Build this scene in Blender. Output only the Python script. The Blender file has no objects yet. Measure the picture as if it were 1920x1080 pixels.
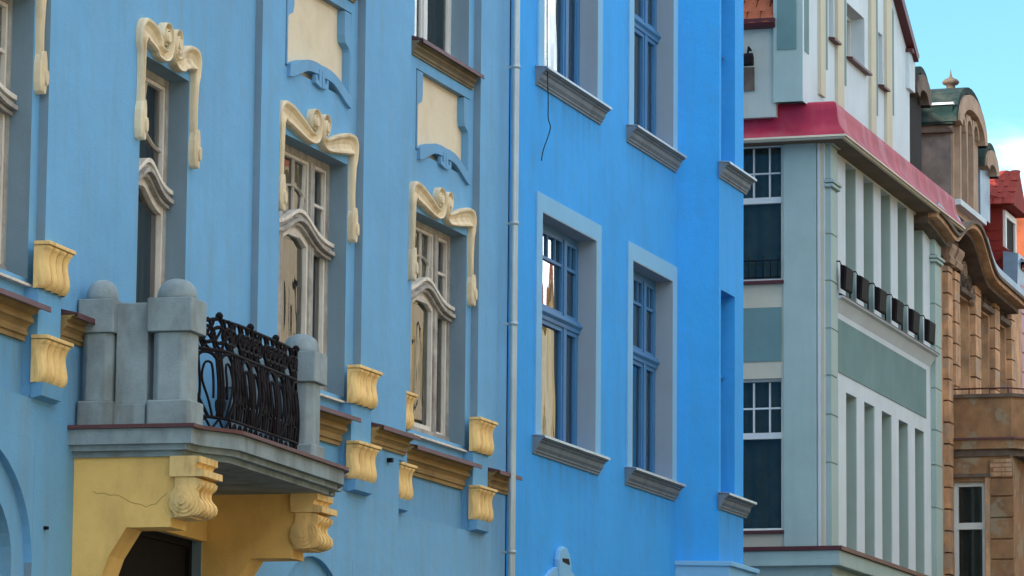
import bpy, bmesh, math, random
from mathutils import Vector, Matrix
R = math.radians
random.seed(7)
S = bpy.context.scene
COL = S.collection

# ------------------------------------------------------------------ camera
# world: X along the street (away), Y towards the house row on the left, Z up
F = 7400.0                                   # focal length in photo pixels (1920 wide)
CAM = Vector((0, 0, 1.6))
Xc = Vector((3350 - 960, 540 - 1640, F)).normalized()      # street direction seen in camera axes (right, up, forward)
_zy = -(Xc.x * 460 + Xc.z * F) / Xc.y
Zc = Vector((460, _zy, F)).normalized()
Yc = -Zc.cross(Xc)
cd = bpy.data.cameras.new('camera'); cam = bpy.data.objects.new('camera', cd); COL.objects.link(cam)
right = Vector((Xc.x, Yc.x, Zc.x)); up = Vector((Xc.y, Yc.y, Zc.y)); back = -Vector((Xc.z, Yc.z, Zc.z))
cam.matrix_world = Matrix.Translation(CAM) @ Matrix((right, up, back)).transposed().to_4x4()
cd.sensor_width = 36; cd.lens = F / 1920 * 36; cd.clip_start = .5; cd.clip_end = 6000
S.camera = cam

# ------------------------------------------------------------------ world, sun, exposure
SUN_EL, SUN_ROT = 21, -55                     # sun stands behind the house row on the left
W = bpy.data.worlds.new('World'); S.world = W; W.use_nodes = True
nt = W.node_tree; nt.nodes.clear()
def N(nt, t, **k):
    n = nt.nodes.new(t)
    for a, b in k.items(): setattr(n, a, b)
    return n
sky = N(nt, 'ShaderNodeTexSky', sky_type='NISHITA', sun_disc=False, sun_elevation=R(SUN_EL), sun_rotation=R(SUN_ROT))
sky.air_density = .8; sky.dust_density = 0; sky.ozone_density = 2.5; sky.altitude = 1500
tc = N(nt, 'ShaderNodeTexCoord')
mp = N(nt, 'ShaderNodeMapping'); mp.inputs['Scale'].default_value = (2.2, 2.2, 6.5); mp.inputs['Location'].default_value = (.4, 1.1, .55)
nz = N(nt, 'ShaderNodeTexNoise'); nz.inputs['Scale'].default_value = 1.7; nz.inputs['Detail'].default_value = 6; nz.inputs['Roughness'].default_value = .55
cr = N(nt, 'ShaderNodeMapRange'); cr.inputs[1].default_value = .46; cr.inputs[2].default_value = .74; cr.interpolation_type = 'SMOOTHSTEP'
tint = N(nt, 'ShaderNodeMix', data_type='RGBA', blend_type='MULTIPLY'); tint.inputs[0].default_value = 1; tint.inputs[7].default_value = (.71, .95, .76, 1)
mx = N(nt, 'ShaderNodeMix', data_type='RGBA'); mx.inputs[7].default_value = (27, 26.5, 26.5, 1)
bg = N(nt, 'ShaderNodeBackground'); bg.inputs[1].default_value = .09
wo = N(nt, 'ShaderNodeOutputWorld')
L = nt.links.new
L(tc.outputs['Generated'], mp.inputs[0]); L(mp.outputs[0], nz.inputs['Vector']); L(nz.outputs[0], cr.inputs[0])
L(sky.outputs[0], tint.inputs[6]); L(tint.outputs[2], mx.inputs[6]); L(cr.outputs[0], mx.inputs[0]); L(mx.outputs[2], bg.inputs[0]); L(bg.outputs[0], wo.inputs[0])
sd = bpy.data.lights.new('sun', 'SUN'); sun = bpy.data.objects.new('sun', sd); COL.objects.link(sun)
sd.energy = 2.6; sd.angle = R(.5); sd.color = (1, .88, .70)
to_sun = Vector((math.sin(R(SUN_ROT)) * math.cos(R(SUN_EL)), math.cos(R(SUN_ROT)) * math.cos(R(SUN_EL)), math.sin(R(SUN_EL))))
sun.rotation_euler = to_sun.to_track_quat('Z', 'Y').to_euler(); sun.location = (40, 40, 60)
S.view_settings.view_transform = 'Standard'; S.view_settings.look = 'None'; S.view_settings.gamma = 1
S.view_settings.exposure = 1.75; S.view_settings.use_curve_mapping = False
S.render.engine = 'CYCLES'

# ------------------------------------------------------------------ pixel -> plane helpers
def ray(px, py):
    c = Vector((px - 960, 540 - py, F)); return Vector((c.dot(Xc), c.dot(Yc), c.dot(Zc)))
class Plane:
    """vertical plane: u along it, n towards the viewer's side, z up"""
    def __init__(s, x, y, tx, ty):
        l = math.hypot(tx, ty); s.p = Vector((x, y)); s.t = Vector((tx, ty)) / l; s.n = Vector((s.t.y, -s.t.x))
    def hit(s, px, py, off=0):
        d = ray(px, py); k = (s.p + off * s.n).dot(s.n) / Vector(d[:2]).dot(s.n); q = CAM + d * k
        return (Vector(q[:2]) - s.p).dot(s.t), q.z
    def w(s, u, o, z):
        q = s.p + u * s.t + o * s.n; return (q.x, q.y, z)
    def z(s, px, py, off=0): return s.hit(px, py, off)[1]
    def u(s, px, py, off=0): return s.hit(px, py, off)[0]

# ------------------------------------------------------------------ mesh builder
class MB:
    def __init__(s, rev=None): s.v = []; s.f = []; s.sm = []; s.rev = rev
    def add(s, vs, fs, smooth=False):
        b = len(s.v); s.v += [tuple(q) for q in vs]; s.f += [tuple(b + i for i in f) for f in fs]; s.sm += [smooth] * len(fs); return s
    def box(s, pl, u0, u1, o0, o1, z0, z1):
        vs = [pl.w(u, o, z) for z in (z0, z1) for o in (o0, o1) for u in (u0, u1)]
        return s.add(vs, [(0, 1, 3, 2), (4, 6, 7, 5), (0, 4, 5, 1), (2, 3, 7, 6), (0, 2, 6, 4), (1, 5, 7, 3)])
    def _prism(s, a, b, smooth=False):
        n = len(a); s.add(a + b, [tuple(range(n)), tuple(range(2 * n - 1, n - 1, -1))])
        base = len(s.v) - 2 * n
        for i in range(n):
            j = (i + 1) % n; s.f.append((base + i, base + j, base + n + j, base + n + i)); s.sm.append(smooth)
        return s
    def uz(s, pl, poly, o0, o1, smooth=False): return s._prism([pl.w(u, o0, z) for u, z in poly], [pl.w(u, o1, z) for u, z in poly], smooth)
    def oz(s, pl, poly, u0, u1, smooth=False): return s._prism([pl.w(u0, o, z) for o, z in poly], [pl.w(u1, o, z) for o, z in poly], smooth)
    def uo(s, pl, poly, z0, z1, smooth=False): return s._prism([pl.w(u, o, z0) for u, o in poly], [pl.w(u, o, z1) for u, o in poly], smooth)
    def strip(s, pl, inner, outer, o0, o1):
        """band between two open paths in u,z, given thickness o0..o1"""
        n = len(inner); vs = []
        for (a, b), (c, d) in zip(inner, outer):
            vs += [pl.w(a, o0, b), pl.w(a, o1, b), pl.w(c, o1, d), pl.w(c, o0, d)]
        fs = []
        for i in range(n - 1):
            for k in range(4):
                l = (k + 1) % 4; fs.append((4 * i + k, 4 * i + l, 4 * i + 4 + l, 4 * i + 4 + k))
        fs += [(0, 1, 2, 3), (4 * n - 4, 4 * n - 1, 4 * n - 2, 4 * n - 3)]
        return s.add(vs, fs)
    def ribbon(s, pl, path, wid, h, ob, sec=((-1, 0), (-1, .7), (-.88, 1), (-.68, .96), (-.42, .5), (0, .3), (.42, .5), (.68, .96), (.88, 1), (1, .7), (1, 0))):
        """moulded band following a path in u,z; h is its relief height over offset ob"""
        n = len(path); m = len(sec); vs = []
        for i, (u, z) in enumerate(path):
            a = path[max(0, i - 1)]; b = path[min(n - 1, i + 1)]
            tu, tz = b[0] - a[0], b[1] - a[1]; l = math.hypot(tu, tz) or 1
            nu, nz_ = -tz / l, tu / l
            w_ = wid[i] if hasattr(wid, '__len__') else wid
            hh = h[i] if hasattr(h, '__len__') else h
            for q, e in sec: vs.append(pl.w(u + nu * q * w_ / 2, ob + e * hh, z + nz_ * q * w_ / 2))
        fs = [(i * m + k, i * m + k + 1, i * m + m + k + 1, i * m + m + k) for i in range(n - 1) for k in range(m - 1)]
        fs += [tuple(range(m)), tuple((n - 1) * m + k for k in range(m - 1, -1, -1))]
        return s.add(vs, fs, False)
    def tube(s, pts, r, k=6):
        n = len(pts); pts = [Vector(p) for p in pts]; vs = []
        for i, p in enumerate(pts):
            t = (pts[min(n - 1, i + 1)] - pts[max(0, i - 1)]).normalized()
            a = t.cross(Vector((.31, .52, .8))).normalized(); b = t.cross(a)
            rr = r[i] if hasattr(r, '__len__') else r
            for j in range(k):
                g = 2 * math.pi * j / k; vs.append(p + rr * (math.cos(g) * a + math.sin(g) * b))
        fs = [(i * k + j, i * k + (j + 1) % k, i * k + k + (j + 1) % k, i * k + k + j) for i in range(n - 1) for j in range(k)]
        fs += [tuple(range(k)), tuple((n - 1) * k + j for j in range(k))]
        return s.add(vs, fs, True)
    def lathe(s, c, prof, k=16):
        n = len(prof); vs = [(c[0] + r * math.cos(2 * math.pi * j / k), c[1] + r * math.sin(2 * math.pi * j / k), c[2] + z) for r, z in prof for j in range(k)]
        fs = [(i * k + j, i * k + (j + 1) % k, i * k + k + (j + 1) % k, i * k + k + j) for i in range(n - 1) for j in range(k)]
        fs += [tuple(range(k)), tuple((n - 1) * k + j for j in range(k))]
        return s.add(vs, fs, True)
    def wall(s, pl, u0, u1, z0, z1, holes=(), off=0, depth=.2):
        """front sheet with rectangular openings and their reveals"""
        us = sorted({u0, u1} | {min(max(x, u0), u1) for h in holes for x in h[:2]})
        zs = sorted({z0, z1} | {min(max(x, z0), z1) for h in holes for x in h[2:4]})
        for a, b in zip(us, us[1:]):
            for c, d in zip(zs, zs[1:]):
                mu, mz = (a + b) / 2, (c + d) / 2
                if any(h[0] < mu < h[1] and h[2] < mz < h[3] for h in holes): continue
                s.add([pl.w(a, off, c), pl.w(b, off, c), pl.w(b, off, d), pl.w(a, off, d)], [(0, 1, 2, 3)])
        for h in holes:
            a, b, c, d = h[:4]; dp = h[4] if len(h) > 4 else depth
            for (p, q) in (((a, c), (a, d)), ((a, d), (b, d)), ((b, d), (b, c)), ((b, c), (a, c))):
                (s.rev or s).add([pl.w(p[0], off, p[1]), pl.w(q[0], off, q[1]), pl.w(q[0], off - dp, q[1]), pl.w(p[0], off - dp, p[1])], [(0, 1, 2, 3)])
        return s

# ------------------------------------------------------------------ objects
BASE = {}
def thing(name, label, cat, loc, group=None):
    o = bpy.data.objects.new(name, None); COL.objects.link(o); o.location = loc; o.empty_display_size = .3
    o['label'] = label; o['category'] = cat
    if group: o['group'] = group
    BASE[o.name] = Vector(loc); return o
def obj(name, mb, mat, parent=None, label=None, kind=None, bevel=0, loc=None, recalc=True):
    base = BASE[parent.name] if parent else (Vector(loc) if loc else Vector((0, 0, 0)))
    me = bpy.data.meshes.new(name)
    me.from_pydata([tuple(Vector(v) - base) for v in mb.v], [], mb.f)
    me.polygons.foreach_set('use_smooth', mb.sm)
    if recalc:
        bm = bmesh.new(); bm.from_mesh(me); bmesh.ops.recalc_face_normals(bm, faces=bm.faces); bm.to_mesh(me); bm.free()
    me.materials.append(mat)
    o = bpy.data.objects.new(name, me); COL.objects.link(o)
    BASE[o.name] = base
    if parent: o.parent = parent
    else: o.location = base
    if label: o['label'] = label
    if kind: o['kind'] = kind
    if bevel:
        b = o.modifiers.new('bevel', 'BEVEL'); b.width = bevel; b.segments = 2; b.limit_method = 'ANGLE'; b.angle_limit = R(40)
    return o
def piece(name, me, parent, loc, rot=(0, 0, 0), scale=(1, 1, 1)):
    """one of many alike pieces that share mesh data; loc in world space"""
    o = bpy.data.objects.new(name, me); COL.objects.link(o); o.parent = parent
    o.location = Vector(loc) - BASE[parent.name]; o.rotation_euler = rot; o.scale = scale; BASE[o.name] = BASE[parent.name]
    return o

# ------------------------------------------------------------------ materials
def hexlin(r, g, b):
    f = lambda c: (c / 255 / 12.92) if c / 255 <= .04045 else ((c / 255 + .055) / 1.055) ** 2.4
    return (f(r), f(g), f(b))
def mat(name, col, rough=.85, var=.12, scale=1.3, dirt=0, dirtcol=(.1, .09, .08), bump=.15, bscale=60, metal=0, spec=.3, streak=(5, 5, .5), patch=0, patchcol=(.3, .25, .2)):
    m = bpy.data.materials.new(name); m.use_nodes = True; t = m.node_tree; p = t.nodes['Principled BSDF']; l = t.links.new
    p.inputs['Roughness'].default_value = rough; p.inputs['Metallic'].default_value = metal; p.inputs['Specular IOR Level'].default_value = spec
    tc = N(t, 'ShaderNodeTexCoord')
    n1 = N(t, 'ShaderNodeTexNoise'); n1.inputs['Scale'].default_value = scale; n1.inputs['Detail'].default_value = 7; n1.inputs['Roughness'].default_value = .62
    l(tc.outputs['Object'], n1.inputs['Vector'])
    a = N(t, 'ShaderNodeMix', data_type='RGBA'); mr = N(t, 'ShaderNodeMapRange'); mr.inputs[1].default_value = .3; mr.inputs[2].default_value = .7
    l(n1.outputs[0], mr.inputs[0]); l(mr.outputs[0], a.inputs[0])
    a.inputs[6].default_value = (*[c * (1 - var) for c in col], 1); a.inputs[7].default_value = (*[min(1, c * (1 + var)) for c in col], 1)
    last = a.outputs[2]
    def over(last, vec, sc, lo, hi, amt, c2, det=5):
        n2 = N(t, 'ShaderNodeTexNoise'); n2.inputs['Scale'].default_value = sc; n2.inputs['Detail'].default_value = det; n2.inputs['Roughness'].default_value = .6
        l(vec, n2.inputs['Vector'])
        m2 = N(t, 'ShaderNodeMapRange'); m2.inputs[1].default_value = lo; m2.inputs[2].default_value = hi; m2.inputs[4].default_value = amt
        l(n2.outputs[0], m2.inputs[0]); x = N(t, 'ShaderNodeMix', data_type='RGBA'); x.inputs[7].default_value = (*c2, 1)
        l(m2.outputs[0], x.inputs[0]); l(last, x.inputs[6]); return x.outputs[2]
    if dirt:
        mp = N(t, 'ShaderNodeMapping'); mp.inputs['Scale'].default_value = streak; l(tc.outputs['Object'], mp.inputs[0])
        last = over(last, mp.outputs[0], 1.0, .48, .75, dirt, dirtcol)
    if patch:
        last = over(last, tc.outputs['Object'], 2.3, .56, .62, patch, patchcol, 8)
    l(last, p.inputs['Base Color'])
    if bump:
        n3 = N(t, 'ShaderNodeTexNoise'); n3.inputs['Scale'].default_value = bscale; n3.inputs['Detail'].default_value = 4
        l(tc.outputs['Object'], n3.inputs['Vector'])
        n4 = N(t, 'ShaderNodeTexNoise'); n4.inputs['Scale'].default_value = 3.0; n4.inputs['Detail'].default_value = 3
        l(tc.outputs['Object'], n4.inputs['Vector'])
        ad = N(t, 'ShaderNodeMath', operation='MULTIPLY_ADD'); ad.inputs[1].default_value = 4.0
        l(n4.outputs[0], ad.inputs[0]); l(n3.outputs[0], ad.inputs[2])
        b = N(t, 'ShaderNodeBump'); b.inputs['Strength'].default_value = bump; b.inputs['Distance'].default_value = .012
        l(ad.outputs[0], b.inputs['Height']); l(b.outputs[0], p.inputs['Normal'])
    return m
def add_stains(m, boxes, col, amt=.55):
    """rain streaks with a place of their own: boxes are (x0, x1, z_top, length) in the object's coordinates"""
    t = m.node_tree; l = t.links.new; p = t.nodes['Principled BSDF']; src = p.inputs['Base Color'].links[0].from_socket
    tc = N(t, 'ShaderNodeTexCoord'); sp = N(t, 'ShaderNodeSeparateXYZ'); l(tc.outputs['Object'], sp.inputs[0])
    mp = N(t, 'ShaderNodeMapping'); mp.inputs['Scale'].default_value = (9, 9, .9); l(tc.outputs['Object'], mp.inputs[0])
    nz = N(t, 'ShaderNodeTexNoise'); nz.inputs['Scale'].default_value = 1; nz.inputs['Detail'].default_value = 5; l(mp.outputs[0], nz.inputs['Vector'])
    st = N(t, 'ShaderNodeMapRange'); st.inputs[1].default_value = .42; st.inputs[2].default_value = .68; st.inputs[4].default_value = amt; l(nz.outputs[0], st.inputs[0])
    def rng(sock, a, b):
        r = N(t, 'ShaderNodeMapRange', interpolation_type='SMOOTHSTEP'); r.inputs[1].default_value = a; r.inputs[2].default_value = b; l(sock, r.inputs[0]); return r.outputs[0]
    def mul(a, b):
        x = N(t, 'ShaderNodeMath', operation='MULTIPLY'); l(a, x.inputs[0]); l(b, x.inputs[1]); return x.outputs[0]
    tot = None
    for x0, x1, z, ln in boxes:
        k = mul(mul(rng(sp.outputs[0], x0 - .08, x0 + .08), rng(sp.outputs[0], x1 + .08, x1 - .08)), mul(rng(sp.outputs[2], z - ln, z - .02), rng(sp.outputs[2], z + .03, z - .02)))
        if tot is None: tot = k
        else:
            x = N(t, 'ShaderNodeMath', operation='ADD'); l(tot, x.inputs[0]); l(k, x.inputs[1]); tot = x.outputs[0]
    mx_ = N(t, 'ShaderNodeMix', data_type='RGBA'); mx_.inputs[7].default_value = (*col, 1); l(mul(tot, st.outputs[0]), mx_.inputs[0]); l(src, mx_.inputs[6]); l(mx_.outputs[2], p.inputs['Base Color'])
def glass(name, wave, wscale, tintc=(.75, .8, .78), ior=1.5, boost=1.7):
    m = bpy.data.materials.new(name); m.use_nodes = True; t = m.node_tree; t.nodes.clear(); l = t.links.new
    o = N(t, 'ShaderNodeOutputMaterial'); mixs = N(t, 'ShaderNodeMixShader'); tr = N(t, 'ShaderNodeBsdfTransparent'); gl = N(t, 'ShaderNodeBsdfGlossy'); fr = N(t, 'ShaderNodeFresnel')
    tr.inputs[0].default_value = (*tintc, 1); gl.inputs['Roughness'].default_value = .008; gl.inputs[0].default_value = (.95, .96, .95, 1); fr.inputs[0].default_value = ior; bo = N(t, 'ShaderNodeMath', operation='MULTIPLY', use_clamp=True); bo.inputs[1].default_value = boost
    tc = N(t, 'ShaderNodeTexCoord'); mp = N(t, 'ShaderNodeMapping'); mp.inputs['Scale'].default_value = (wscale, wscale, wscale * .25)
    nz = N(t, 'ShaderNodeTexNoise'); nz.inputs['Scale'].default_value = 1; nz.inputs['Detail'].default_value = 1.2
    b = N(t, 'ShaderNodeBump'); b.inputs['Strength'].default_value = 1; b.inputs['Distance'].default_value = wave
    l(tc.outputs['Object'], mp.inputs[0]); l(mp.outputs[0], nz.inputs['Vector']); l(nz.outputs[0], b.inputs['Height'])
    l(b.outputs[0], gl.inputs['Normal']); l(fr.outputs[0], bo.inputs[0]); l(bo.outputs[0], mixs.inputs[0]); l(tr.outputs[0], mixs.inputs[1]); l(gl.outputs[0], mixs.inputs[2]); l(mixs.outputs[0], o.inputs[0])
    return m
DIRT = (.13, .13, .12)
M = dict(
    grey_blue=mat('grey_blue_stucco', (.15, .405, .69), var=.08, scale=.8, dirt=.42, dirtcol=(.17, .28, .37), bump=.32, patch=.2, patchcol=(.19, .37, .56)),
    grey_blue_low=mat('lower_grey_blue_stucco', (.16, .405, .665), var=.09, scale=.8, dirt=.5, dirtcol=(.19, .29, .36), bump=.32, patch=.22, patchcol=(.21, .38, .54)), lintel_blue=mat('grey_blue_smooth', (.15, .37, .62), var=.08, dirt=.25, dirtcol=(.18, .22, .25), bump=.12),  # lower wall: slightly greyer stucco than above the cornice
    azure=mat('azure_stucco', (.04, .36, .88), var=.07, scale=.8, dirt=.34, dirtcol=(.075, .25, .50), bump=.32, patch=.18, patchcol=(.07, .31, .66)),
    azure_light=mat('light_azure_stucco', (.20, .48, .76), var=.05, dirt=.1, dirtcol=(.2, .33, .45), bump=.15),
    azure_reveal=mat('shaded_azure_reveal', (.27, .36, .45), var=.06, dirt=.15, dirtcol=(.2, .26, .33), bump=.12), pale_render=mat('pale_grey_render', (.42, .48, .45), var=.08, dirt=.4, dirtcol=(.3, .27, .2), streak=(4, 4, .8)), grime_stone=mat('grimy_stone', (.19, .17, .155), var=.35, scale=3, dirt=.5, dirtcol=(.07, .065, .065), bump=.3), azure_sill=mat('grey_sill_render', (.17, .23, .28), var=.12, dirt=.4, dirtcol=(.06, .07, .08), streak=(9, 9, 1)),
    cream=mat('cream_stucco', (.76, .66, .46), var=.10, dirt=.5, dirtcol=(.30, .19, .10), streak=(7, 7, 2.5), bump=.15),
    panel_cream=mat('panel_cream', (.74, .67, .50), var=.06, dirt=.3, dirtcol=(.45, .33, .2), streak=(2, 2, 2), bump=.2),
    ochre=mat('ochre_stucco', (.86, .57, .19), var=.12, dirt=.4, dirtcol=(.36, .19, .06), streak=(2.5, 2.5, 1.2), bump=.2),
    cornice_dark=mat('dark_stone_cornice', (.20, .17, .11), var=.2, dirt=.5, dirtcol=(.09, .07, .05), streak=(3, 3, 3)), soffit=mat('shaded_brown_soffit', (.16, .12, .08), var=.2), cornice=mat('ochre_cornice', (.34, .235, .10), var=.15, dirt=.7, dirtcol=(.13, .09, .05), streak=(3, 3, 3)),
    flashing=mat('maroon_flashing', (.10, .035, .04), rough=.55, var=.2, bump=.05, spec=.5),
    stone=mat('weathered_stone', (.27, .345, .38), var=.22, scale=3, dirt=.75, dirtcol=(.13, .14, .12), streak=(4, 4, 1.2), bump=.3),
    iron=mat('black_iron', (.006, .005, .008), rough=.7, var=.3, bump=.1, spec=.15),
    wood=mat('weathered_wood', (.40, .395, .37), var=.3, scale=6, dirt=.6, dirtcol=(.16, .10, .07), streak=(14, 14, 1.2), bump=.3),
    sash=mat('offwhite_sash', (.74, .72, .66), var=.10, scale=5, dirt=.4, dirtcol=(.25, .2, .15), streak=(12, 12, 2), rough=.6),
    white=mat('white_window_paint', (.62, .66, .66), rough=.5, var=.06, bump=.03),
    blue_wood=mat('blue_window_paint', (.045, .19, .42), rough=.5, var=.12, bump=.05, spec=.4),
    shaded_reveal=mat('shaded_reveal_render', (.19, .29, .37), var=.1, dirt=.3, dirtcol=(.13, .17, .2), bump=.2), curtain_dark=mat('black_curtain', (.12, .13, .10), var=.3, scale=2, bump=0), curtain=mat('dark_curtain', (.035, .045, .045), var=.3, scale=2, bump=0),  # reveal render: wall stucco greyed, side-face shade put into its colour
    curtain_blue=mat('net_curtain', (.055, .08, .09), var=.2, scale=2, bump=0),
    zinc=mat('zinc_pipe', (.40, .50, .55), rough=.42, var=.15, metal=.35, bump=.04, spec=.5, dirt=.3, streak=(8, 8, .6)),
    door=mat('near_black', (.007, .006, .007), var=.2),
    sage=mat('pale_sage_render', (.33, .45, .44), var=.08, dirt=.25, dirtcol=(.25, .31, .31), bump=.2),
    sage_dark=mat('dark_sage_render', (.13, .24, .25), var=.1, dirt=.3, dirtcol=(.22, .29, .28), bump=.15),
    white_render=mat('white_render', (.53, .64, .71), var=.07, dirt=.2, dirtcol=(.4, .42, .42), streak=(6, 6, .6), bump=.12),
    cream_render=mat('cream_render', (.52, .50, .40), var=.06, dirt=.3, dirtcol=(.4, .34, .24), bump=.12),
    crimson=mat('crimson_sheet', (.36, .018, .055), rough=.6, var=.25, bump=.06, spec=.4, dirt=.55, dirtcol=(.40, .13, .15), streak=(2.2, 2.2, .8)),
    crimson_faded=mat('faded_crimson_sheet', (.33, .04, .065), rough=.6, var=.3, bump=.06, spec=.3, dirt=.6, dirtcol=(.5, .27, .32), streak=(2.5, 2.5, .9)), redbrown=mat('redbrown_sill', (.085, .022, .024), rough=.5, var=.2, bump=.05),
    tile=mat('clay_tile', (.30, .085, .04), var=.35, scale=3, dirt=.4, dirtcol=(.08, .04, .03), streak=(6, 6, 6)),
    tile_red=mat('red_clay_tile', (.22, .028, .022), var=.25, scale=3, dirt=.3, dirtcol=(.12, .03, .025), streak=(6, 6, 6)),
    sandstone=mat('orange_sandstone', (.50, .31, .18), var=.4, scale=2.2, dirt=.75, dirtcol=(.14, .10, .08), streak=(5, 5, 1.4), bump=.35, patch=.6, patchcol=(.33, .29, .24)),
    brown_stone=mat('brown_weathered_render', (.29, .165, .085), var=.3, scale=2, dirt=.6, dirtcol=(.08, .06, .045), streak=(3, 3, 1.5), bump=.35, patch=.7, patchcol=(.30, .27, .20)),
    darkstone=mat('sooty_stone', (.13, .10, .08), var=.35, scale=3, dirt=.5, dirtcol=(.05, .045, .045), bump=.35),
    slate=mat('dark_green_slate', (.012, .032, .033), var=.35, scale=5, rough=.8, spec=.1, dirt=.4, dirtcol=(.13, .12, .10), streak=(3, 3, 6), bump=.2),
    lead=mat('blue_grey_lead', (.16, .28, .40), rough=.45, var=.25, scale=3, bump=.08, spec=.5),
    tan=mat('tan_dormer_render', (.37, .27, .20), var=.2, scale=3, dirt=.5, dirtcol=(.2, .13, .09), streak=(6, 6, 1), bump=.25),
    pink=mat('pink_render', (.50, .33, .40), var=.08, dirt=.2),
    asphalt=mat('asphalt', (.05, .05, .052), var=.2, scale=6), pavement=mat('pavement', (.09, .09, .09), var=.15, scale=5), kerb=mat('kerb_stone', (.28, .27, .26), var=.15),
    bluecloth=mat('blue_tarpaulin', (.05, .14, .36), rough=.5, var=.3),
    old_glass=glass('old_window_glass', .007, 3.0, boost=1.45), new_glass=glass('plain_window_glass', .0025, 2.5, boost=1.2),
)

# ------------------------------------------------------------------ the setting
gr = MB(); gr.add([(-2500, -2500, 0), (2500, -2500, 0), (2500, 2500, 0), (-2500, 2500, 0)], [(0, 1, 2, 3)])
obj('ground', gr, M['pavement'], kind='structure')
G0 = Plane(0, 0, 1, 0)
o = MB().add([(-60, .4, .004), (260, .4, .004), (260, 9.6, .004), (-60, 9.6, .004)], [(0, 1, 2, 3)]); obj('road', o, M['asphalt'], kind='structure')
obj('pavement', MB().box(Plane(0, 11.3, 1, 0), -60, 49.5, -1.6, 1.6, 0.008, .13), M['pavement'], kind='structure')
obj('pavement', MB().box(Plane(0, 11.3, 1, 0), 55.2, 260, -1.7, 1.6, 0.008, .13), M['pavement'], kind='structure')
obj('pavement', MB().box(Plane(0, -1.8, 1, 0), -60, 260, -2.1, 2.1, 0.008, .13), M['pavement'], kind='structure')

# ================================================================== planes of the house row
BL = Plane(0, 13.0, 1, 0)                    # azure house
B = Plane(0, 12.8, 1, 0)                     # grey-blue house, middle section
C = Plane(0, 13.06, 1, 0)                    # grey-blue house, section next to the azure house
_u = B.u(480, 500); _d = ray(2830, 1636)
A = Plane(_u * 1.006, 12.8 * 1.006, _d.x, _d.y)   # grey-blue house, section with the balcony (slightly turned)
ZT = 16.8; ZL = 5.05                        # above ZL the window bays are recessed

def smooth_path(pts, k=6):
    out = []; n = len(pts)
    for i in range(n - 1):
        p0 = pts[max(0, i - 1)]; p1 = pts[i]; p2 = pts[i + 1]; p3 = pts[min(n - 1, i + 2)]
        for j in range(k):
            t = j / k; out.append(tuple(.5 * (2 * b + (c - a) * t + (2 * a - 5 * b + 4 * c - d) * t * t + (3 * b - a - 3 * c + d) * t ** 3) for a, b, c, d in zip(p0, p1, p2, p3)))
    out.append(tuple(pts[-1])); return out
def lerp_list(vals, n):
    out = []
    for i in range(n):
        x = i / (n - 1) * (len(vals) - 1); a = min(int(x), len(vals) - 2); out.append(vals[a] + (vals[a + 1] - vals[a]) * (x - a))
    return out

# ------------------------------------------------------------------ generic windows
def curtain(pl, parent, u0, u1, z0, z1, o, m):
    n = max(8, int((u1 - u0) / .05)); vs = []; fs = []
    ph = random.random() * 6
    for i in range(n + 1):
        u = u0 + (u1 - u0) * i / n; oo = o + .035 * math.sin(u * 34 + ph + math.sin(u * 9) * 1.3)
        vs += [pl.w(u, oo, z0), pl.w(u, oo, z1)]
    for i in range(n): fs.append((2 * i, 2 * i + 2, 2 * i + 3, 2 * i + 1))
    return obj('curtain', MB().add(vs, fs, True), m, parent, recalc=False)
def pane(pl, parent, u0, u1, z0, z1, o, m, tilt=0):
    """glass sheet; tilt turns it a little like an unevenly closed sash"""
    d = tilt * (u1 - u0)
    mb = MB().add([pl.w(u0, o - d, z0), pl.w(u1, o, z0), pl.w(u1, o + d * .25, z1), pl.w(u0, o - d * .75, z1)], [(0, 1, 2, 3)])
    ob = obj('pane', mb, m, parent, recalc=False); return ob
def frame_mb(pl, u0, u1, z0, z1, o0, o1, w):
    m = MB(); m.box(pl, u0, u0 + w, o0, o1, z0, z1); m.box(pl, u1 - w, u1, o0, o1, z0, z1)
    m.box(pl, u0 + w, u1 - w, o0, o1, z0, z0 + w); m.box(pl, u0 + w, u1 - w, o0, o1, z1 - w, z1); return m

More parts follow.
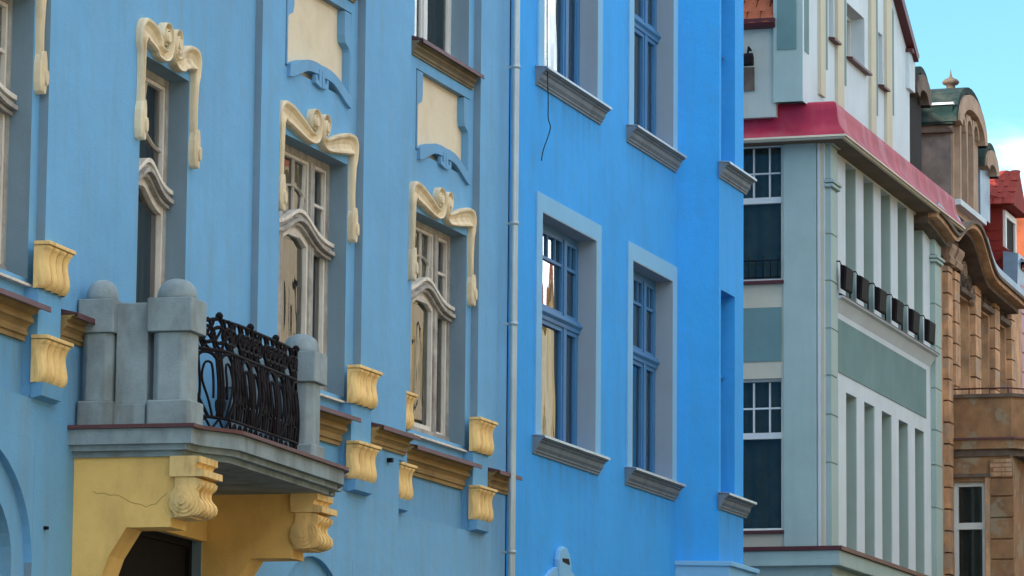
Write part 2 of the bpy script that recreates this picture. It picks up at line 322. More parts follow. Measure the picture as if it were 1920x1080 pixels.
def art_window(pl, house, u0, u1, z0, z1, o, label, door=False):
    """weathered three-light window (or narrow balcony door) with a curved moulded transom"""
    w = MB(); fw = .06
    w.box(pl, u0, u0 + fw, o - .06, o + .02, z0, z1); w.box(pl, u1 - fw, u1, o - .06, o + .02, z0, z1)
    w.box(pl, u0 + fw, u1 - fw, o - .06, o + .02, z1 - fw, z1); w.box(pl, u0 + fw, u1 - fw, o - .06, o + .05, z0, z0 + .09)
    W_ = u1 - u0; h = z1 - z0
    zt = z1 - (.80 if not door else .98)
    if door: ms = []
    else: ms = [u0 + .27 * W_, u0 + .73 * W_]
    for x in ms: w.box(pl, x - .05, x + .05, o - .05, o + .03, z0 + .09, z1 - fw)
    win = obj('window' if not door else 'balcony_door', w, M['wood'], house, label)
    # transom: hump over the centre, dipping to both sides
    def tz(t):
        x = (t - .5) * 2
        hump = math.exp(-(x / .42) ** 2) * (.16 if not door else .14)
        return zt - .07 + hump + .02 * math.cos(x * 3.1)
    ts = [i / 28 for i in range(29)]
    for k, (dz, th, oo) in enumerate(((.085, .036, .085), (.045, .036, .06), (.005, .036, .095), (-.035, .03, .055))):
        inner = [(u0 + fw * .3 + t * (W_ - fw * .6), tz(t) + dz - .0) for t in ts]; outer = [(a, b + th) for a, b in inner]
        obj('transom', MB().strip(pl, inner, outer, o + .005, o + oo), M['sash' if k == 0 else 'wood'], win)
    # lights
    edges = [u0 + fw] + sum([[x - .05, x + .05] for x in ms], []) + [u1 - fw]
    for i in range(0, len(edges), 2):
        a, b = edges[i], edges[i + 1]; mid = (a + b) / 2; tm = (mid - u0) / W_
        zc = tz(tm)
        up0 = zc + .13 if len(edges) > 2 and i != 2 else zt + .02
        s1 = frame_mb(pl, a, b, zt - .02, z1 - fw, o - .045, o + .005, .032)
        obj('sash', s1, M['sash'], win)
        lo1 = zc - .03
        ce = (not door and i == 2) or door
        if ce:
            # curved head of the lower sash following the transom
            tt = [(a + .0 + (b - a) * j / 12) for j in range(13)]
            inn = [(x, tz((x - u0) / W_) - .10) for x in tt]; out_ = [(x, tz((x - u0) / W_) - .03) for x in tt]
            sm = MB(); sm.strip(pl, inn, out_, o - .045, o + .01)
            sm.box(pl, a, a + .035, o - .044, o + .009, z0 + .09, tz((a - u0) / W_) - .06); sm.box(pl, b - .035, b, o - .044, o + .009, z0 + .09, tz((b - u0) / W_) - .06)
            sm.box(pl, a + .035, b - .035, o - .043, o + .008, z0 + .09, z0 + .15); obj('sash', sm, M['sash'], win)
        else:
            obj('sash', frame_mb(pl, a, b, z0 + .09, zt - .07, o - .045, o + .004, .035), M['sash'], win)
        pane(pl, win, a, b, zt - .05, z1 - fw, o - .03, M['old_glass'], random.uniform(-.015, .015))
        pane(pl, win, a, b, z0 + .09, zt + .08, o - .033, M['old_glass'], random.uniform(-.015, .015))
        # glazing bars
        if ce:
            zb0 = zt + .03; zb1 = z1 - fw; q = (b - a)
            if door: vp = [(a + .62 * q, zb1), (a + .55 * q, zb1 - .3 * (zb1 - zb0)), (a + .42 * q, zb1 - .7 * (zb1 - zb0)), (a + .36 * q, zb0)]
            else: vp = [(mid, zb1), (mid, zb0 + .5 * (zb1 - zb0)), (mid, zb0)]
            obj('glazing_bar', MB().ribbon(pl, smooth_path(vp), .018, .025, o - .03), M['sash'], win)
            zm = zb0 + .48 * (zb1 - zb0)
            hp = [(a, zm - .02), (a + .25 * q, zm + .06), (mid, zm + .05), (a + .78 * q, zm - .07), (b, zm - .10)] if door else [(a, zm - .02), (a + .3 * q, zm + .075), (a + .7 * q, zm + .075), (b, zm - .02)]
            obj('glazing_bar', MB().ribbon(pl, smooth_path(hp), .018, .025, o - .028), M['sash'], win)
            if not door:
                for sg in (-1, 1):
                    obj('glazing_bar', MB().ribbon(pl, smooth_path([(mid + sg * .42 * q, zb1), (mid + sg * .36 * q, zm), (mid + sg * .22 * q, zb0 + .06), (mid + sg * .20 * q, zb0)]), .022, .028, o - .031), M['sash'], win)
        else:
            zm = zt + .5 * (z1 - zt) - .05
            obj('glazing_bar', MB().box(pl, a + .03, b - .03, o - .03, o, zm, zm + .028), M['sash'], win)
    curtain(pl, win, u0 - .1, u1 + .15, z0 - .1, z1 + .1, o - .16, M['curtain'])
    return win

def ornament(pl, house, u0, u1, zh, o):
    """cream whiplash moulding over a window: two mirrored sweeps ending in volutes, pendants down the jambs"""
    uc = (u0 + u1) / 2; hw = (u1 - u0) / 2; root = None
    for sg in (-1, 1):
        P = lambda x, z: (uc + sg * x, zh + z)
        body = MB()
        pts = smooth_path([P(hw + .075, -.46), P(hw + .065, -.25), P(hw + .07, -.02), P(hw + .085, .10), P(hw + .03, .185), P(hw - .14, .175), P(hw * .55, .125), P(.30, .085), P(.17, .065), P(.075, .10), P(.045, .20), P(.09, .295), P(.17, .31), P(.215, .245), P(.175, .175), P(.125, .205)], 9)
        wd = lerp_list([.06, .07, .085, .13, .20, .21, .18, .14, .105, .09, .085, .08, .07, .06, .05, .03], len(pts))
        hg = lerp_list([.05, .05, .055, .06, .075, .075, .07, .065, .07, .075, .08, .08, .075, .07, .065, .06], len(pts))
        body.ribbon(pl, pts, wd, hg, o)
        part = obj('window_ornament', body, M['cream'], house)
        # pendant drop with a nail-like boss
        dp = smooth_path([P(hw + .075, -.41), P(hw + .077, -.44), P(hw + .08, -.50), P(hw + .08, -.58), P(hw + .08, -.66), P(hw + .077, -.72), P(hw + .075, -.745)], 5)
        dw = lerp_list([.02, .075, .115, .125, .115, .08, .02], len(dp))
        obj('pendant', MB().ribbon(pl, dp, dw, .075, o, sec=((-1, 0), (-.95, .7), (-.6, 1), (0, 1.05), (.6, 1), (.95, .7), (1, 0))), M['cream'], part)
        c = P(hw + .078, -.62); ring = [(c[0] + .028 * math.cos(g), c[1] + .06 * math.sin(g)) for g in [2 * math.pi * k / 12 for k in range(12)]]
        obj('boss', MB().uz(pl, ring, o + .07, o + .095, True), M['cream'], part)
        c = P(.14, .225); ring = [(c[0] + .04 * math.cos(g), c[1] + .045 * math.sin(g)) for g in [2 * math.pi * k / 12 for k in range(12)]]
        obj('volute_eye', MB().uz(pl, ring, o + .01, o + .085, True), M['cream'], part)

def relief_panel(pl, house, u0, u1, z0, z1, o):
    """cream panel sunk in the wall, with a curved wall-coloured frame"""
    W_ = u1 - u0; h = z1 - z0
    X = lambda t, s: (u0 + t * W_, z0 + s * h)
    root = obj('relief_panel', MB().box(pl, u0 - .06, u1 + .06, o - .085, o - .072, z0 - .14, z1 + .05), M['panel_cream'], house)
    inner = [X(.03, .02), X(.09, -.02), X(.18, .03), X(.30, .085), X(.42, .105), X(.5, .10), X(.58, .105), X(.70, .085), X(.82, .02), X(.92, -.06), X(.985, -.09)]
    inner = [X(.015, -.09), X(.08, -.06), X(.18, .02), X(.30, .085), X(.42, .105), X(.5, .10), X(.58, .105), X(.70, .085), X(.82, .02), X(.92, -.06), X(.985, -.09)]
    outer = [(a, b - (.105 if 2 < i < 8 else .12)) for i, (a, b) in enumerate(inner)]
    inn = smooth_path(inner, 5); out_ = smooth_path(outer, 5)
    obj('frame_band', MB().strip(pl, inn, out_, o - .071, o + .035), M['lintel_blue'], root)
    # two hooked tongues in the middle of the band
    for sg in (-1, 1):
        t = lambda x, s: (u0 + W_ / 2 + sg * x, z0 + h * s)
        pts = [t(.012, .03), t(.012, -.20), t(.17, -.165), t(.17, -.06), t(.13, -.06), t(.13, -.115), t(.075, -.125), t(.075, .03)]
        obj('hook', MB().uz(pl, pts, o + .002, o + .04), M['lintel_blue'], root)
    # side lobes with an outward step, left and right
    for sg in (0, 1):
        m = lambda t, s: X(1 - t, s) if sg else X(t, s)
        pts = [m(-.005, 1.02), m(.10, 1.02), m(.10, .70), m(.085, .60), m(.02, .54), m(.012, .50), m(.012, -.10), m(-.005, -.10)]
        obj('side_lobe', MB().uz(pl, pts, o - .071, o + .006), M['lintel_blue'], root)

CORN = [(0, -.21), (.025, -.21), (.025, -.18), (.042, -.175), (.046, -.155), (.036, -.148), (.036, -.13), (.06, -.105), (.08, -.095), (.084, -.07), (.07, -.062), (.07, -.05), (.11, -.03), (.115, -.012), (.145, -.008), (.145, 0), (0, 0)]
def cornice(pl, house, u0, u1, zt, o=0, m='cornice', scale=1, flash='flashing', tip=.06):
    c = obj('cornice', MB().oz(pl, [(o + a * scale, zt + b * scale) for a, b in CORN], u0, u1), M[m], house)
    obj('flashing', MB().oz(pl, [(o, zt + .05), (o, zt + .004), (o + .165 * scale, zt + .004), (o + .17 * scale, zt - .03), (o + .18 * scale, zt - .028), (o + .175 * scale, zt + .014)], u0 - .005, u1 + tip), M[flash], c)
    return c

_br = None
def bracket(pl, house, u0, u1, zt, o, h=.36):
    """fluted S-shaped console"""
    prof = [(.0, .12), (.06, .12), (.12, .108), (.22, .096), (.34, .092), (.5, .098), (.66, .108), (.8, .11), (.92, .096), (1, .07)]
    pr = smooth_path(prof, 3); n = len(pr); m = 33; vs = []; fs = []
    for t, d in pr:
        for k in range(m):
            x = k / (m - 1); fl = abs(math.sin(x * math.pi * 4)) ** .5 * .055 * min(1, t * 9)
            vs.append(pl.w(u0 + (u1 - u0) * x, o + d - .052 * min(1, t * 9) + fl, zt - .035 - t * (h - .035)))
    fs = [(i * m + k, i * m + k + 1, i * m + m + k + 1, i * m + m + k) for i in range(n - 1) for k in range(m - 1)]
    mb = MB().add(vs, fs, False)
    for e in (0, m - 1):     # flat cheeks
        x = u0 if e == 0 else u1
        mb.add([pl.w(x, o, zt - .035 - t * (h - .035)) for t, d in pr] + [vs[i * m + e] for i in range(n)], [(i, i + 1, n + i + 1, n + i) for i in range(n - 1)])
    mb.add([vs[(n - 1) * m], vs[n * m - 1], pl.w(u1, o, zt - h), pl.w(u0, o, zt - h)], [(0, 1, 2, 3)])
    b = obj('bracket', mb, M['cream_ochre'], house)
    obj('abacus', MB().box(pl, u0 - .012, u1 + .012, o, o + .135, zt - .03, zt), M['cream_ochre'], b, bevel=.006)
    return b
M['cream_ochre'] = mat('ochre_cream_bracket', (.86, .62, .27), var=.12, dirt=.6, dirtcol=(.34, .19, .07), streak=(16, 16, 4), bump=.2)

# ================================================================== grey-blue house with the balcony
H1 = thing('art_nouveau_house', 'grey-blue house with cream scroll ornaments over its windows and a stone balcony', 'house', (30, 13.2, 0))
RV = .20
w0 = (A.u(65, 9, -.075) - 1.76, A.u(65, 9, -.075), 5.97, 8.16)
w1 = (-3.17, -1.95, 4.95, 8.18)
w2 = (B.u(527, 247, -.08), B.u(653, 305, -.08) - .02, 5.96, 8.2)
w3 = (C.u(776, 392, -.08) - .05, C.u(875, 442, -.08), 5.95, 8.2)
ZU0, ZU1 = 10.0, 12.3
a0u, a0z = A.hit(61, 1030); a1u, a1z = B.hit(588, 1043)
US = -5.27                                   # where the recessed left bay meets the balcony wall
rv = MB(); wl = MB(rv); lo = MB(rv)
wl.wall(A, -12, US, ZL, ZT, [(*w0, RV), (w0[0], w0[1], ZU0, ZU1, RV)], off=-.075)
AH = (a0u - 1.32 - 1.31, a0u - 1.32 + 1.31, 0, a0z - .1 + .62 + .31, .07)
lo.wall(A, -12, US, 0, ZL, [AH])
rv.add([A.w(US, -.075, ZL), A.w(US, 0, ZL), A.w(US, 0, ZT), A.w(US, -.075, ZT)], [(0, 1, 2, 3)])
lo.wall(A, US, .6, 0, ZL - .15, [(-4.12, -1.38, 0, 4.30, .12)])
wl.wall(A, US, .6, ZL - .15, ZT, [(*w1, RV), (w1[0], w1[1], ZU0, ZU1, RV)])
b3e = B.u(772, 150) - .04; b3l = B.u(748, 900)
b2r = B.u(682, 300); bpl, bpr = B.u(488, 300), B.u(525, 300) - .02
rv.add([B.w(bpl, -.4, 0), B.w(bpl, 0, 0), B.w(bpl, 0, ZT), B.w(bpl, -.4, ZT)], [(0, 1, 2, 3)])
wl.wall(B, bpl, bpr, ZL, ZT); lo.wall(B, bpl, b3l, 0, ZL, [(a1u - 1.05, a1u + 1.05, 0, a1z - .27 + .31, .07)])
pan1 = (w2[0] + .10, w2[1] + .02, 8.93, 9.66); pan2 = (w3[0] + .10, w3[1] + .02, 8.93, 9.66)
niche = lambda p: (p[0] - .03, p[1] + .03, p[2] - .10, p[3] + .03, .08)
arch2 = (B.u(590, 1042) - .78, B.u(590, 1042) + .78)
wl.wall(B, bpr, b2r, ZL, ZT, [(*w2, RV), niche(pan1), (w2[0], w2[1], ZU0, ZU1, RV)], off=-.08)
for x, s in ((bpr, 1), (b2r, -1)):
    rv.add([B.w(x, -.08, ZL), B.w(x, 0, ZL), B.w(x, 0, ZT), B.w(x, -.08, ZT)], [(0, 1, 2, 3)])
wl.wall(B, b2r, b3l, ZL, 5.5); wl.wall(B, b2r, b3e, 5.5, ZT)
wl.add([B.w(b3e, 0, 5.5), B.w(b3e, -.4, 5.5), B.w(b3e, -.4, ZT), B.w(b3e, 0, ZT)], [(0, 1, 2, 3)])
wl.add([B.w(b3l, 0, 0), B.w(b3l, -.4, 0), B.w(b3l, -.4, 5.5), B.w(b3l, 0, 5.5)], [(0, 1, 2, 3)])
wl.add([B.w(b3l, 0, 5.5), B.w(b3e, 0, 5.5), B.w(b3e, -.4, 5.5), B.w(b3l, -.4, 5.5)], [(0, 1, 2, 3)])
c3r = C.u(900, 300); CE = C.u(953, 500)
wl.wall(C, b3l, c3r, ZL, ZT, [(*w3, RV), niche(pan2), (w3[0], w3[1], ZU0, ZU1, RV)], off=-.08); lo.wall(C, b3l, CE, 0, ZL, [(37.35, 39.45, 0, 4.16, .07)])
rv.add([C.w(c3r, -.08, ZL), C.w(c3r, 0, ZL), C.w(c3r, 0, ZT), C.w(c3r, -.08, ZT)], [(0, 1, 2, 3)])
wl.wall(C, c3r, CE, ZL, ZT)
obj('wall', wl, M['grey_blue'], H1, recalc=False); obj('reveal', rv, M['shaded_reveal'], H1, recalc=False); obj('lower_wall', lo, M['grey_blue_low'], H1, recalc=False)
# massing behind the front
obj('rear_wall', MB().box(Plane(0, 13.0, 1, 0), 20.5, 40.5, -11, -.75, 0, ZT - .1), M['grey_blue'], H1)
obj('roof', MB().oz(Plane(0, 13.0, 1, 0), [(.5, ZT), (.5, ZT + .25), (-5.5, ZT + 4.2), (-11, ZT + .2), (-11, ZT)], 20.5, 40.6), M['tile'], H1)

# windows and ornaments
art_window(A, H1, *w0, -.075 - RV, 'weathered window at the left edge')
art_window(A, H1, *w1, -RV, 'weathered glazed balcony door', door=True)
art_window(B, H1, *w2, -.08 - RV, None)
art_window(C, H1, *w3, -.08 - RV, None)
ornament(A, H1, w0[0], w0[1], w0[3], -.075); ornament(A, H1, w1[0], w1[1], w1[3], 0)
ornament(B, H1, w2[0], w2[1], w2[3], -.08); ornament(C, H1, w3[0], w3[1], w3[3], -.08)
relief_panel(B, H1, *pan1, -.08); relief_panel(C, H1, *pan2, -.08)
def upper_window(pl, house, u0, u1, z0, z1, o, m='white', g='new_glass', c='curtain'):
    w = frame_mb(pl, u0, u1, z0, z1, o - .06, o, .06); mid = (u0 + u1) / 2
    w.box(pl, mid - .05, mid + .05, o - .05, o + .01, z0 + .06, z1 - .06); w.box(pl, u0 + .06, mid - .05, o - .05, o + .015, z0 + 1.5, z0 + 1.6); w.box(pl, mid + .05, u1 - .06, o - .05, o + .015, z0 + 1.5, z0 + 1.6)
    win = obj('window', w, M[m], house)
    for a, b in ((u0 + .06, mid - .05), (mid + .05, u1 - .06)):
        for c0, c1 in ((z0 + .06, z0 + 1.5), (z0 + 1.6, z1 - .06)):
            obj('sash', frame_mb(pl, a, b, c0, c1, o - .045, o - .008, .045), M[m], win); pane(pl, win, a, b, c0, c1, o - .03, M[g])
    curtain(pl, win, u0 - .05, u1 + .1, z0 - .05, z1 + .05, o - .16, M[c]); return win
for pl, w, o_ in ((A, w0, -.075), (A, w1, 0), (B, w2, -.08), (C, w3, -.08)):
    upper_window(pl, H1, w[0], w[1], ZU0, ZU1, o_ - RV)
    cornice(pl, H1, w[0] - .08, w[1] + .10, ZU0 - .05, o_, m='cornice_dark', scale=.72, tip=.06)

# cornice course with brackets
ZC = 5.73
bx = [(A, -5.5, -4.95, 0), (B, B.u(670, 686, .1), B.u(711, 704, .1), 0), (C, C.u(750, 734, .1), C.u(778, 743, .1), 0), (C, C.u(897, 778, .1), C.u(928, 796, .1), 0)]
cornice(A, H1, -9.5, bx[0][1] - .02, ZC, -.075, scale=1.2); cornice(A, H1, bx[0][2] + .02, -4.42, ZC + .03, scale=.9)
cornice(B, H1, bpr + .02, bx[1][1] - .02, ZC, -.08, scale=1.2); cornice(B, H1, bx[1][2] + .02, b3e - .05, ZC, scale=.85)
cornice(C, H1, bx[2][2] + .02, bx[3][1] - .02, ZC, -.08, scale=1.2); cornice(C, H1, bx[3][2] + .02, C.u(978, 890, .17), ZC, scale=.9)
for pl, a, b, o_ in bx:
    obj('pilaster_strip', MB().box(pl, a + .03, b - .03, -.08, .035, 5.06, 5.9), M['grey_blue'], H1)
    bracket(pl, H1, a, b, 6.25, .0); bracket(pl, H1, a, b, 5.53, .0)
    obj('bracket_foot', MB().oz(pl, [(0, 5.17), (.10, 5.17), (.085, 5.07), (0, 5.05)], a + .02, b - .1), M['grey_blue'], H1)
# window sills above the cornices
for pl, w, o_ in ((A, w0, -.075), (B, w2, -.08), (C, w3, -.08)):
    obj('window_sill', MB().oz(pl, [(o_ - RV + .02, w[2] + .01), (o_ + .05, w[2] - .05), (o_ + .05, w[2] - .07), (o_ - RV + .02, w[2] - .07)], w[0] + .003, w[1] - .003), M['sash'], H1)

# arched ground-floor openings
def arch(pl, house, uc, hw, zs, rise, off, band=.27, below=0):
    g = [math.pi * k / 20 for k in range(21)]
    inn = [(uc - hw, below)] + [(uc - hw * math.cos(a), zs + rise * math.sin(a)) for a in g] + [(uc + hw, below)]
    out_ = [(uc - hw - band, below)] + [(uc - (hw + band) * math.cos(a), zs + (rise + band) * math.sin(a)) for a in g] + [(uc + hw + band, below)]
    top = zs + rise + .02
    sp = [(uc - hw * math.cos(a), zs + rise * math.sin(a)) for a in g]
    sp = [(uc - (hw + band) * math.cos(a), zs + (rise + band) * math.sin(a)) for a in g]; e = hw + band
    obj('arch_spandrel', MB().uz(pl, sp[:11] + [(uc, zs + rise + band + .05), (uc - e, zs + rise + band + .05)], off - .1, off - .001), M['grey_blue_low'], house)
    obj('arch_spandrel', MB().uz(pl, sp[10:] + [(uc + e, zs + rise + band + .05), (uc, zs + rise + band + .05)], off - .1, off - .001), M['grey_blue_low'], house)
    obj('arch_band', MB().strip(pl, inn, out_, off - .3, off - .06), M['grey_blue_low'], house)
    d = obj('window', frame_mb(pl, uc - hw, uc + hw, .9, top, off - .28, off - .2, .08), M['wood'], house)
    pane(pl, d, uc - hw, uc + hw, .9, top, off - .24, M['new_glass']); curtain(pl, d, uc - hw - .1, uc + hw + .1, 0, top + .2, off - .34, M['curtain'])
arch(A, H1, a0u - 1.32, 1.04, a0z - .1, .62, 0)
arch(B, H1, a1u, .78, a1z - 1.05, .78, 0)
arch(C, H1, 38.4, .78, 3.1, .75, 0)

# ------------------------------------------------------------------ balcony
BU0, BU1 = -4.67, -.52; BC = (BU0 + BU1) / 2; ZS = 4.90
side, bulge = 1.02, 1.22
def slab_plan(inset):
    a = []
    L_ = BU1 - BU0
    for t in [i / 40 for i in range(41)]:
        u = BU0 + inset + t * (L_ - 2 * inset); e = min(t, 1 - t)
        s = min(1, max(0, (e - .03) / .13)); s = s * s * (3 - 2 * s)
        a.append((u, side + (bulge - side) * s - inset))
    return [(BU0 + inset, -.1)] + a + [(BU1 - inset, -.1)]
bal = obj('balcony', MB().uo(A, slab_plan(.02), ZS - .12, ZS), M['stone'], H1, 'stone balcony with dome-capped piers and black iron railing')
obj('slab_moulding', MB().uo(A, slab_plan(.07), ZS - .165, ZS - .12), M['stone'], bal)
obj('slab_moulding', MB().uo(A, slab_plan(.13), ZS - .21, ZS - .165), M['stone'], bal)
obj('slab_flashing', MB().uo(A, slab_plan(-.015), ZS + .001, ZS + .03), M['flashing'], bal)
def pier(uc, oc, s, name='pier'):
    """dome-capped pier: base, chamfered shaft, cap block, dome"""
    def ring(r, c=0): return [(uc - r, oc - r + c), (uc - r + c, oc - r), (uc + r - c, oc - r), (uc + r, oc - r + c), (uc + r, oc + r - c), (uc + r - c, oc + r), (uc - r + c, oc + r), (uc - r, oc + r - c)]
    z = ZS + .03
    p = obj(name, MB().uo(A, ring(s * .82, s * .3), z + .20, z + .74), M['stone'], bal, bevel=.012)
    obj('pier_base', MB().uo(A, ring(s * .98, .02), z, z + .24), M['stone'], p, bevel=.02) if False else obj('pier_base', MB().uo(A, ring(s * .98, .02), z, z + .205), M['stone'], bal, bevel=.02)
    obj('pier_cap', MB().uo(A, ring(s, .01), z + .74, z + 1.005), M['stone'], bal, bevel=.02)
    d = s * .86
    c = A.w(uc, oc, z + 1.0)
    obj('pier_dome', MB().lathe(c, [(d * .97, 0), (d, .03), (d * .96, .07), (d * .82, .12), (d * .57, .155), (d * .28, .17), (.001, .175)], 20), M['stone'], bal)
ps = .185
pier(BU0 + .14 + ps, .76, ps); pier(BU1 - .34 - ps, .76, ps)
pier(BU0 + .12 + .15, .16, .15); pier(BU1 - .12 - .15, .16, .15)
for u in (BU0 + .12 + .10, BU1 - .12 - .28):
    obj('parapet', MB().box(A, u, u + .18, .30, .56, ZS + .03, ZS + 1.01), M['stone'], bal, bevel=.008)
    obj('parapet_base', MB().box(A, u - .03, u + .21, .30, .56, ZS + .03, ZS + .21), M['stone'], bal, bevel=.01)
# wrought-iron railing
RU0, RU1 = BU0 + .14 + 2 * ps, BU1 - .52 - 2 * ps
def rp(t, z, o=0):
    e = min(t, 1 - t); s = min(1, e / .18); s = s * s * (3 - 2 * s)
    belly = .035 * math.sin(max(0, min(1, z / .75)) * math.pi) * s
    return A.w(RU0 + t * (RU1 - RU0), .80 + .17 * s + belly + o, ZS + .03 + z * .84)
rail = MB()
for z, r in ((.045, .014), (.16, .014), (.80, .017)): rail.tube([rp(i / 24, z) for i in range(25)], r)
rail.tube([rp(.0, .80), rp(.0, .93), rp(.04, 1.05), rp(.12, 1.10), rp(.3, 1.10), rp(.5, 1.10), rp(.7, 1.10), rp(.88, 1.10), rp(.96, 1.05), rp(1, .93), rp(1, .80)], .016)
rl = obj('railing', rail, M['iron'], H1, 'black wrought-iron balcony railing with lyre-shaped scrolls')
def bar(pts, r=.011): obj('bar', MB().tube([rp(*p) for p in smooth_path(pts, 5)], r * 1.08, 5), M['iron'], rl)
nm = 4
for k in range(nm):
    c = (k + .5) / nm; w = .5 / nm
    bar([(c, .16), (c, .5), (c, .80)], .012)
    for sg in (-1, 1):
        q = lambda x, z: (c + sg * x * w, z)
        bar([q(.30, .16), q(.50, .28), q(.80, .46), q(.78, .62), q(.52, .76), q(.22, .77), q(.02, .70)], .014)
        bar([q(.20, .16), q(.34, .34), q(.50, .52), q(.42, .66), q(.26, .68), q(.20, .60), q(.20, .34)], .010)
        bar([q(.98, .16), q(.86, .27), q(.70, .31), q(.56, .26), q(.52, .17)], .010)
        bar([q(.98, .78), q(.90, .66), q(1.0, .52), q(.94, .38), q(.76, .30)], .010)
        bar([q(.10, .22), q(.13, .3), q(.06, .33), q(.0, .3)], .009)
        bar([q(.1, .80), q(.2, .90), q(.38, .95), q(.55, .90), q(.48, .83), q(.36, .86)], .012)
        bar([q(.6, .80), q(.72, .93), q(.82, 1.06), q(.95, 1.10)], .013)
        bar([q(.15, 1.10), q(.25, 1.0), q(.42, .98), q(.6, 1.03), q(.7, 1.09)], .012)
        bar([q(.95, .05), q(.8, .13), q(.6, .06), q(.4, .14), q(.2, .06), q(.02, .14)], .010)
        bar([q(.98, .16), q(.99, .5), q(.98, .80)], .010)
    for x in (-.7, -.35, 0, .35, .7):
        bar([(c + x * w + .22 * w * math.cos(g), .945 + .075 * math.sin(g)) for g in [k2 * math.pi / 4 for k2 in range(9)]], .015)
        bar([(c + x * w + .1 * w, .80), (c + x * w - .1 * w, .88), (c + x * w + .1 * w, 1.02), (c + x * w, 1.10)], .012)
    for x in (-.85, -.62, -.08, .08, .62, .85): bar([(c + x * w, .16), (c + x * w * .9, .45), (c + x * w, .80)], .011)
    c2 = rp(c, 1.10); obj('finial', MB().lathe((c2[0], c2[1], c2[2] - .01), [(.012, 0), (.03, .02), (.034, .04), (.02, .06), (.001, .068)], 8), M['iron'], rl)
# ochre porch walls and scroll consoles under the balcony
def porch(u0, u1):
    zt = ZS - .21; zb = A.z(300, 1000, .6) + .02
    prof = [(-.02, zt), (.86, zt), (.86, zb + .12), (.80, zb + .12), (.80, zb), (.44, zb), (.30, zb - .22), (.2, zb - .5), (.15, zb - .9), (.13, .13), (-.02, .13)]
    w = obj('porch_wall', MB().oz(A, prof, u0, u1), M['ochre'], H1)
    a, b = u0 - .03, u1 + .02
    obj('console_cap', MB().oz(A, [(.8, zt), (1.04, zt), (1.04, zt - .05), (1.01, zt - .06), (1.0, zt - .09), (1.08, zt - .11), (1.08, zt - .16), (.8, zt - .16)], a - .02, b + .03), M['cream_ochre'], w)
    cs = smooth_path([(.84, zt - .16), (1.02, zt - .17), (1.035, zt - .23), (.995, zt - .27), (1.0, zt - .32), (1.04, zt - .37), (1.035, zt - .43), (.97, zt - .465), (.84, zt - .47)], 4)
    obj('console', MB().oz(A, cs, a, b), M['cream_ochre'], w)
    for r, d in ((.125, .015), (.098, .032), (.07, .05), (.035, .07)):
        cc = (.92, zt - .345)
        obj('volute', MB().oz(A, [(cc[0] + r * math.cos(g), cc[1] + r * math.sin(g)) for g in [2 * math.pi * k / 20 for k in range(20)]], a - d, a + .001), M['cream_ochre'], w)
    for k in range(4):
        x = a + (b - a) * (k + .5) / 4
        obj('flute', MB().oz(A, [(o_ + .018, z_) for o_, z_ in cs[6:-5]] + [(.9, zt - .40), (.9, zt - .2)], x - .028, x + .028), M['cream_ochre'], w)
    obj('console_foot', MB().box(A, a + .03, b - .03, .8, .96, zb + .13, zt - .475), M['cream_ochre'], w)
porch(BU0 + .16, BU0 + .52); porch(-1.36, -1.0)
obj('porch_lintel', MB().box(A, -4.14, -1.37, -.02, .05, 4.29, 4.68), M['ochre'], H1)
M['crack'] = mat('ochre_crack', (.42, .25, .09), var=.2)
crk = [A.w(BU0 + .159, *q) for q in ((.16, 4.43), (.20, 4.41), (.25, 4.415), (.30, 4.395), (.36, 4.40), (.41, 4.375), (.46, 4.345), (.5, 4.33), (.55, 4.325), (.60, 4.30), (.64, 4.32), (.68, 4.325), (.72, 4.37), (.77, 4.41))]
obj('crack', MB().tube(crk, .0025, 4), M['crack'], H1)
dr = obj('front_door', frame_mb(A, -4.12, -1.38, .1, 4.30, -.16, -.08, .06), M['door'], H1)
obj('door_leaf', MB().box(A, -4.11, -1.39, -.15, -.12, .1, 4.27), M['door'], dr)  # near-black leaf, the porch shade put into its colour
for m_ in ('grey_blue', 'grey_blue_low'): add_stains(M[m_], [(A.w(-6.6, 0, 0)[0] - 30, A.w(-5.5, 0, 0)[0] - 30, 5.45, .8), (A.w(-4.9, 0, 0)[0] - 30, A.w(-4.4, 0, 0)[0] - 30, 5.5, .9), (34.85 - 30, 36.3 - 30, 5.5, .8), (36.9 - 30, 39.2 - 30, 5.5, .7), (39.3 - 30, 40.6 - 30, 5.5, .9)], (.16, .22, .26), .45)
# small fixing hole plug on the wall
hu, hz = A.hit(83, 990); obj('anchor', MB().box(A, hu - .02, hu + .02, 0, .03, hz - .012, hz + .012), M['iron'], H1)
hu, hz = B.hit(727, 863); obj('anchor', MB().box(B, hu - .03, hu + .03, 0, .05, hz - .02, hz + .02), M['iron'], H1)

# ================================================================== azure house
H2 = thing('azure_house', 'bright azure house with plain surrounds and a shallow end bay', 'house', (44, 13.2, 0))
CE0, CE = CE, BL.u(963, 500)
AZ = [(41.54, 43.67), (45.21, 47.02)]
zl = (6.27, 8.81); zu = (10.41, 12.95)
XF = BL.u(1270, 500); XO = XF + .24; OR = Plane(0, 12.52, 1, 0); XE = OR.u(1394, 500)
ow = (47.62, 48.32)
wl = MB()
wl.wall(BL, CE - .02, XF, 0, ZT, [(a, b, *z, .2) for a, b in AZ for z in (zl, zu)])
wl.add([(XF, 13.0, 0), (XO, 12.52, 0), (XO, 12.52, ZT), (XF, 13.0, ZT)], [(0, 1, 2, 3)])
wl.wall(OR, XO, XE, 0, ZT, [(*ow, 6.19, 8.77, .2), (*ow, 10.38, 12.9, .2)])
wl.add([(CE - .02, 13.0, 0), (CE - .02, 13.8, 0), (CE - .02, 13.8, ZT), (CE - .02, 13.0, ZT)], [(0, 1, 2, 3)])
